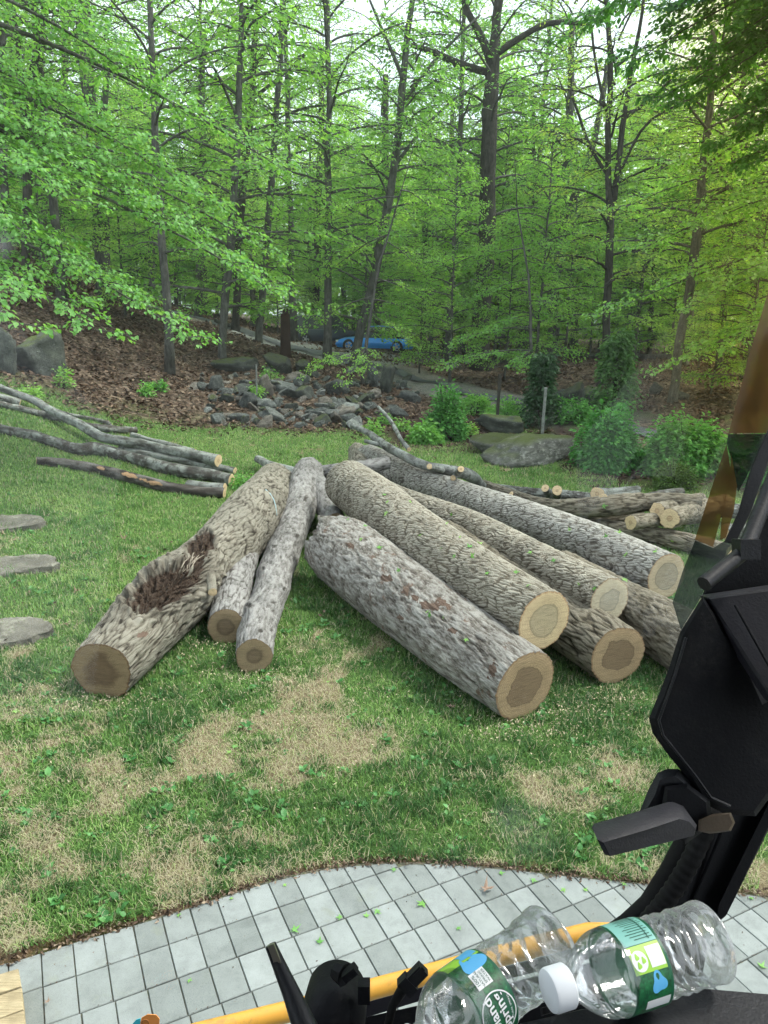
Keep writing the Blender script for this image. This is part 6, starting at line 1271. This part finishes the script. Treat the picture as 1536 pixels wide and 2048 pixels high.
# small orange and cyan sticker
mo, nt, b = newmat('orange_vinyl', .4, .3, (.75, .30, .08)); mc, nt, b = newmat('cyan_vinyl', .4, .3, (.06, .50, .60)); md, nt, b = newmat('brown_vinyl', .4, .3, (.30, .12, .03))
e = empty('sticker', P(295, 2045, .82), 'small orange and cyan sticker at the bottom edge of the glass', 'sticker')
mb = MB(); mb.prism(pp([(280, 2050), (283, 2036), (295, 2029), (312, 2030), (319, 2038), (318, 2052), (300, 2075), (282, 2066)], .82), FWD*.001); rel(mb.build('backing', mo, None, False), e)
mb = MB(); mb.prism(pp([(262, 2052), (272, 2040), (281, 2037), (280, 2062), (268, 2062)], .82), FWD*.001); rel(mb.build('cyan_wing', mc, None, False), e)
mb = MB(); c_ = P(291, 2046, .8195); q = np.linspace(0, 2*np.pi, 24)[:, None]; mb.tube(c_+np.cos(q)*RT*.0036+np.sin(q)*UP*.0036, .0007, 6, cap=False); rel(mb.build('ring', md, None, True), e)

# timbers at the lower left, lying on the pavers
tm, nt, b = newmat('sawn_timber', .85, .2); co = objco(nt)
nt.links.new(mix(nt, 1., ramp(nt, noise(nt, 1., 6, .7, mapping(nt, co, (4, 60, 60))), [(.3, (.20, .15, .09)), (.5, (.37, .29, .18)), (.72, (.50, .41, .27))]), ramp(nt, noise(nt, 7., 4, .6, co), [(.3, .75), (.7, 1.15)]), 'MULTIPLY'), b.inputs['Base Color'])
for k, (lb, a, b_, c_, d_) in enumerate([('farthest of the three sawn timbers cut by the lower left corner', (-6, 1950), (37, 1937), (43, 1972), (-6, 1990)), ('middle one of the three sawn timbers at the lower left corner', (-6, 1993), (44, 1975), (47, 2018), (-6, 2037)), ('nearest of the three sawn timbers at the lower left corner', (-6, 2040), (48, 2021), (54, 2070), (-6, 2090))]):
    q = zpoly([a, b_, c_, d_], .14-.006*k); ex = (q[0]-q[1])/np.linalg.norm(q[0]-q[1])*.9; q[0] += ex; q[3] += ex; q[0, 2] = q[3, 2] = q[1, 2]; mb = MB(); mb.prism(q-q.mean(0), (0, 0, -.138+.006*k), .005); o = mb.build('timber', tm, None, True, None, 30); o.location = q.mean(0); tag(o, lb, 'timber')

# ================================================================== BOTTLES
pet, nt, b = newmat('clear_plastic'); nt.nodes.remove(b); co = objco(nt)
lw = nd(nt, 'ShaderNodeLayerWeight', {'Blend': .32}); bp = nd(nt, 'ShaderNodeBump', {'Height': noise(nt, 90., 3, .6, co), 'Distance': .0010, 'Strength': .45})
tr = nd(nt, 'ShaderNodeBsdfTransparent', {'Color': (.93, .95, .955, 1)}); gs = nd(nt, 'ShaderNodeBsdfGlossy', {'Roughness': .07, 'Color': (1, 1, 1, 1), 'Normal': bp.outputs[0]}); df = nd(nt, 'ShaderNodeBsdfTranslucent', {'Color': (.85, .88, .9, 1), 'Normal': bp.outputs[0]})
nt.links.new(bp.outputs[0], lw.inputs['Normal'])
s1 = nd(nt, 'ShaderNodeMixShader'); nt.links.new(math_(nt, 'ADD', math_(nt, 'MULTIPLY', lw.outputs['Fresnel'], .75), .06), s1.inputs[0]); nt.links.new(tr.outputs[0], s1.inputs[1]); nt.links.new(gs.outputs[0], s1.inputs[2])
s2 = nd(nt, 'ShaderNodeMixShader', {0: .15}); nt.links.new(s1.outputs[0], s2.inputs[1]); nt.links.new(df.outputs[0], s2.inputs[2]); nt.links.new(s2.outputs[0], nt.nodes['Material Output'].inputs['Surface'])
cpm, nt, b = newmat('white_cap', .45, .4, (.78, .82, .85))
def flatm(n, c, r=.4): return newmat(n, r, .4, c)[0]
L_dg, L_mint, L_lime, L_wh, L_blue, L_bk = flatm('label_green', (.006, .10, .045)), flatm('label_mint', (.22, .50, .44)), flatm('label_lime', (.32, .62, .06)), flatm('label_white', (.8, .82, .82)), flatm('label_blue', (.10, .42, .75)), flatm('label_ink', (.02, .10, .07))
L_for, nt, b = newmat('label_forest', .4, .4); nt.links.new(ramp(nt, noise(nt, 260., 5, .7, objco(nt)), [(.35, (.004, .05, .02)), (.6, (.01, .16, .05)), (.75, (.05, .32, .10))]), b.inputs['Base Color'])
def bottle(label, base, cap, dents, seed, design):
    A = P(*base); B = P(*cap); ax = B-A; L = np.linalg.norm(ax); ax /= L; L = .133 if design != 'logo' else .141; Rr = .0265
    e = empty('water_bottle', A, label, 'bottle')
    n0 = CAM-(A+ax*L*.5); n0 -= ax*(n0@ax); n0 /= np.linalg.norm(n0); w0 = np.cross(ax, n0)
    z = np.linspace(0, .90, 150); r = np.ones_like(z)
    r = np.where(z < .03, .62+.38*np.sqrt(np.clip(z/.03, 0, 1)), r)
    rib = (z > .05) & (z < .41); r = np.where(rib, 1-.045*(1-np.cos((z-.05)/.36*2*np.pi*5))/2-.02*np.sin((z-.05)/.36*np.pi), r)
    r = np.where((z >= .42) & (z <= .64), .985, r); t = np.clip((z-.65)/.20, 0, 1); r = np.where(z > .65, .40+.60*np.cos(t*np.pi/2)**.8, r)
    sides = 96; an = np.arange(sides)/sides*2*np.pi; AN, ZZ = np.meshgrid(an, z); RR = r[:, None]*np.ones(sides)*Rr
    wv = sstep(.03, .08, ZZ)*sstep(.43, .38, ZZ)
    RR = RR*(1-.03*wv*np.abs(np.sin(AN*5+np.sin(ZZ*55)*1.2))-dents*(.10*np.clip(fbm(np.cos(AN)*2.2, np.sin(AN)*2.2, ZZ*9, s=seed, o=3), 0, 1)*sstep(.02, .1, ZZ)*sstep(.85, .7, ZZ)*np.where((ZZ > .4) & (ZZ < .66), .25, 1)))
    off = dents*.006*np.sin(ZZ*7+seed)
    V = A+(ZZ*L)[..., None]*ax+(RR*np.cos(AN)+off)[..., None]*n0+(RR*np.sin(AN))[..., None]*w0
    i = np.arange(149)[:, None]*sides; j = np.arange(sides)[None]; k = (j+1) % sides
    mb = MB(); mb.add(V.reshape(-1, 3), [np.stack([i+j, i+k, i+sides+k, i+sides+j], -1).reshape(-1, 4)]); c_ = A+.012*L*3*ax
    mb.add(np.vstack([V[0], c_+n0*off[0, 0]]), [np.stack([(np.arange(sides)+1) % sides, np.arange(sides), np.full(sides, sides)], 1)]); rel(mb.build('body', pet, None), e)
    mb = MB(); mb.lathe([(0, .0001), (0, .0126), (.001, .0134), (.0125, .0134), (.0145, .0126), (.0155, .010), (.0155, .0001)], A+ax*L*.885, ax, 40); rel(mb.build('cap', cpm, None, True, None, 35), e)
    offc = dents*.006*math.sin(.53*7+seed)
    def cyl(u, v, k=0.):
        th = np.asarray(u)/Rr; rr = Rr*.992+.0004+k*.00018; v = np.asarray(v)
        return A+(L*.53+v)[..., None]*ax+(rr*np.cos(th)+offc)[..., None]*n0+(rr*np.sin(th))[..., None]*w0
    def patch(nm, u0, u1, v0, v1, m, k, par, full=False):
        us = np.linspace(u0, u1, max(2, int((u1-u0)/.0015))); vs = np.linspace(v0, v1, 3); U_, V_ = np.meshgrid(us, vs); n = len(us)
        i = np.arange(2)[:, None]*n; j = np.arange(n-1)[None]; me = mkmesh(nm, cyl(U_, V_, k).reshape(-1, 3), [np.stack([i+j, i+j+1, i+n+j+1, i+n+j], -1).reshape(-1, 4)], m); o = mobj(nm, me); rel(o, e)
        if par: o.parent = par
        return o
    def blob(nm, u, v, ru, rv, m, k, par, n=28, wob=0.):
        a = np.linspace(0, 2*np.pi, n, endpoint=False); f = 1+wob*np.sin(a*3+1); pts = np.vstack([cyl(u+ru*np.cos(a)*f, v+rv*np.sin(a)*f, k), cyl(np.array([u]), np.array([v]), k)]); i = np.arange(n); me = mkmesh(nm, pts, [np.stack([i, (i+1) % n, np.full(n, n)], 1)], m); o = mobj(nm, me); rel(o, e); o.parent = par; return o
    def text(s, u, v, size, m, k, par, rot=0., bold=.0):
        cu = bpy.data.curves.new('t', 'FONT'); cu.body = s; cu.size = size; cu.align_x = 'CENTER'; cu.align_y = 'CENTER'; cu.offset = bold; cu.resolution_u = 3; to = bpy.data.objects.new('t', cu); COL.objects.link(to); dg = bpy.context.evaluated_depsgraph_get(); me = bpy.data.meshes.new_from_object(to.evaluated_get(dg)); bpy.data.objects.remove(to)
        bm = bmesh.new(); bm.from_mesh(me); bmesh.ops.triangulate(bm, faces=bm.faces); bmesh.ops.subdivide_edges(bm, edges=[q for q in bm.edges if q.calc_length() > .003], cuts=2); bmesh.ops.triangulate(bm, faces=bm.faces)
        for q in bm.verts:
            x = q.co.x*math.cos(rot)-q.co.y*math.sin(rot); y = q.co.x*math.sin(rot)+q.co.y*math.cos(rot); p_ = cyl(np.array([u+x]), np.array([v+y]), k)[0]-np.array(e.location); q.co = Vector(p_)
        bm.to_mesh(me); bm.free(); me.materials.clear(); me.materials.append(m); o = mobj('lettering', me, par); return o
    H_ = L*.11; full = Rr*2*np.pi
    lab = patch('label', -full/2*.999, full/2*.999, -H_, H_, L_dg, 0, None)
    if design == 'logo':
        patch('label_art', -.052, .034, -H_*.86, H_*.86, L_for, 1, lab); patch('label_art', .024, .044, -H_*.9, H_*.9, L_lime, 2, lab); blob('label_art', .020, -.004, .008, H_*.62, L_blue, 3, lab, wob=.15); patch('label_art', .026, .036, -H_*.86, -.001, L_blue, 3, lab); patch('label_art', .036, .048, -H_*.9, H_*.9, L_mint, 3, lab)
        patch('label_panel', .0025, .0135, -.0062, .0064, L_wh, 4, lab)
        for t_, v_, s_ in (('100%', .0042, .0036), ('NATURAL', .0010, .0026), ('SPRING', -.0018, .0026), ('WATER', -.0045, .0026)): text(t_, .008, v_, s_, L_bk, 5, lab)
        a = np.linspace(0, 2*np.pi, 60, endpoint=False); ring = [cyl(-.0155+.0142*rr_*np.cos(a), .0142*rr_*np.sin(a), 4) for rr_ in (1., .94)]; i = np.arange(60); me = mkmesh('emblem_ring', np.vstack(ring), [np.stack([i, (i+1) % 60, 60+(i+1) % 60, 60+i], 1)], L_wh); o = mobj('emblem_ring', me); rel(o, e); o.parent = lab
        blob('emblem', -.0155, 0, .0132, .0132, L_dg, 3.5, lab, 40); text('Poland', -.0155, .0040, .0092, L_wh, 6, lab, .12, .0002); text('Spring', -.0150, -.0040, .0092, L_wh, 6, lab, .12, .0002); text('NATURAL SPRING', -.0155, -.0102, .0020, L_wh, 6, lab)
    else:
        patch('label_art', .010, .050, -H_*.86, H_*.86, L_mint, 1, lab)
        for q in range(15): patch('print_line', .0125+q*.0021, .0131+q*.0021, -H_*.78+(q % 3)*.001, H_*(.2+.35*((q*7) % 5)/5), L_bk, 2, lab)
        patch('print_line', .0115, .048, -H_*.55, -H_*.5, L_bk, 2.5, lab)
        patch('label_panel', -.0065, .0095, -H_*.84, H_*.84, L_lime, 1, lab); blob('emblem', .0006, .0062, .0060, .0056, L_wh, 2, lab, 40)
        for q in range(3): a = q*2.094+.5; blob('leaf_mark', .0006+.0027*math.cos(a), .0062+.0027*math.sin(a), .0019, .0014, L_lime, 3, lab, 18, .2)
        patch('label_panel', -.0045, .0075, -.0118, -.0008, L_wh, 2, lab)
        patch('label_art', -.034, -.0068, -H_*.86, H_*.86, L_for, 1, lab); blob('label_art', -.0135, -.0035, .0062, .0052, L_blue, 2, lab, 30, .22); patch('label_panel', -.031, -.0235, -.012, .006, L_wh, 2, lab)
    return e
bottle('clear water bottle on its side with a white cap and lime panelled label', (1425, 1880, .520), (1130, 1972, .482), .35, 3, 'panel')
bottle('crumpled clear water bottle with green Spring label, left one, its neck below the picture', (1100, 1886, .532), (846, 2082, .462), 1.0, 8, 'logo')

# ================================================================== LIGHT, SKY, CAMERA
if HAZE:
    hm = bpy.data.materials.new('haze'); hm.use_nodes = True; nt = hm.node_tree; nt.nodes.clear(); oo = nt.nodes.new('ShaderNodeOutputMaterial'); pv = nt.nodes.new('ShaderNodeVolumePrincipled'); pv.inputs['Density'].default_value = HAZE; pv.inputs['Color'].default_value = (.93, .97, .95, 1); pv.inputs['Anisotropy'].default_value = .3; nt.links.new(pv.outputs[0], oo.inputs['Volume'])
    mb = MB(); mb.box((0, 180, 19), (830, 860, 42)); o = mb.build('haze', hm, None, False); tag(o, 'thin pale air between the camera and the far wood', 'haze', kind='stuff')
w = bpy.data.worlds.new('World'); sc.world = w; w.use_nodes = True; nt = w.node_tree; bg = nt.nodes['Background']
sk = nt.nodes.new('ShaderNodeTexSky'); sk.sky_type = 'NISHITA'; sk.sun_disc = False; SEL, SAZ = R(58), R(78)
sk.sun_elevation = SEL; sk.sun_rotation = SAZ; sk.air_density = 1.2; sk.dust_density = 4.0; sk.ozone_density = 1.5
cl = noise(nt, 2.2, 6, .6, nd(nt, 'ShaderNodeTexCoord').outputs['Generated'])
cloud = ramp(nt, cl, [(.35, (6.3, 7.0, 7.7)), (.7, (9.6, 10.0, 10.4))])
nt.links.new(mix(nt, .72, sk.outputs[0], cloud), bg.inputs['Color']); bg.inputs['Strength'].default_value = .12
sl = bpy.data.lights.new('Sun', 'SUN'); sl.energy = 2.6; sl.angle = R(18); sl.color = (1, .97, .9); so = bpy.data.objects.new('Sun', sl); COL.objects.link(so)
az = SAZ; dv = Vector((math.sin(az)*math.cos(SEL), math.cos(az)*math.cos(SEL), math.sin(SEL))); so.rotation_euler = dv.to_track_quat('Z', 'Y').to_euler()
cd = bpy.data.cameras.new('Camera'); co_ = bpy.data.objects.new('Camera', cd); COL.objects.link(co_); sc.camera = co_
cd.sensor_fit = 'VERTICAL'; cd.sensor_height = 24; cd.lens = F/2048*24; cd.clip_start = .02; cd.clip_end = 3000
co_.matrix_world = Matrix(((RT[0], UP[0], -FWD[0], 0), (RT[1], UP[1], -FWD[1], 0), (RT[2], UP[2], -FWD[2], CAMH), (0, 0, 0, 1)))
sc.view_settings.view_transform = 'Standard'; sc.view_settings.look = 'None'; sc.view_settings.gamma = 1; sc.view_settings.exposure = EXPO
sc.render.engine = 'CYCLES'; sc.cycles.max_bounces = 5; sc.cycles.diffuse_bounces = 3; sc.cycles.glossy_bounces = 2; sc.cycles.transmission_bounces = 3; sc.cycles.transparent_max_bounces = 10
sc.cycles.use_adaptive_sampling = True; sc.cycles.adaptive_threshold = .035; sc.cycles.adaptive_min_samples = 24
print('objects', len(bpy.data.objects))
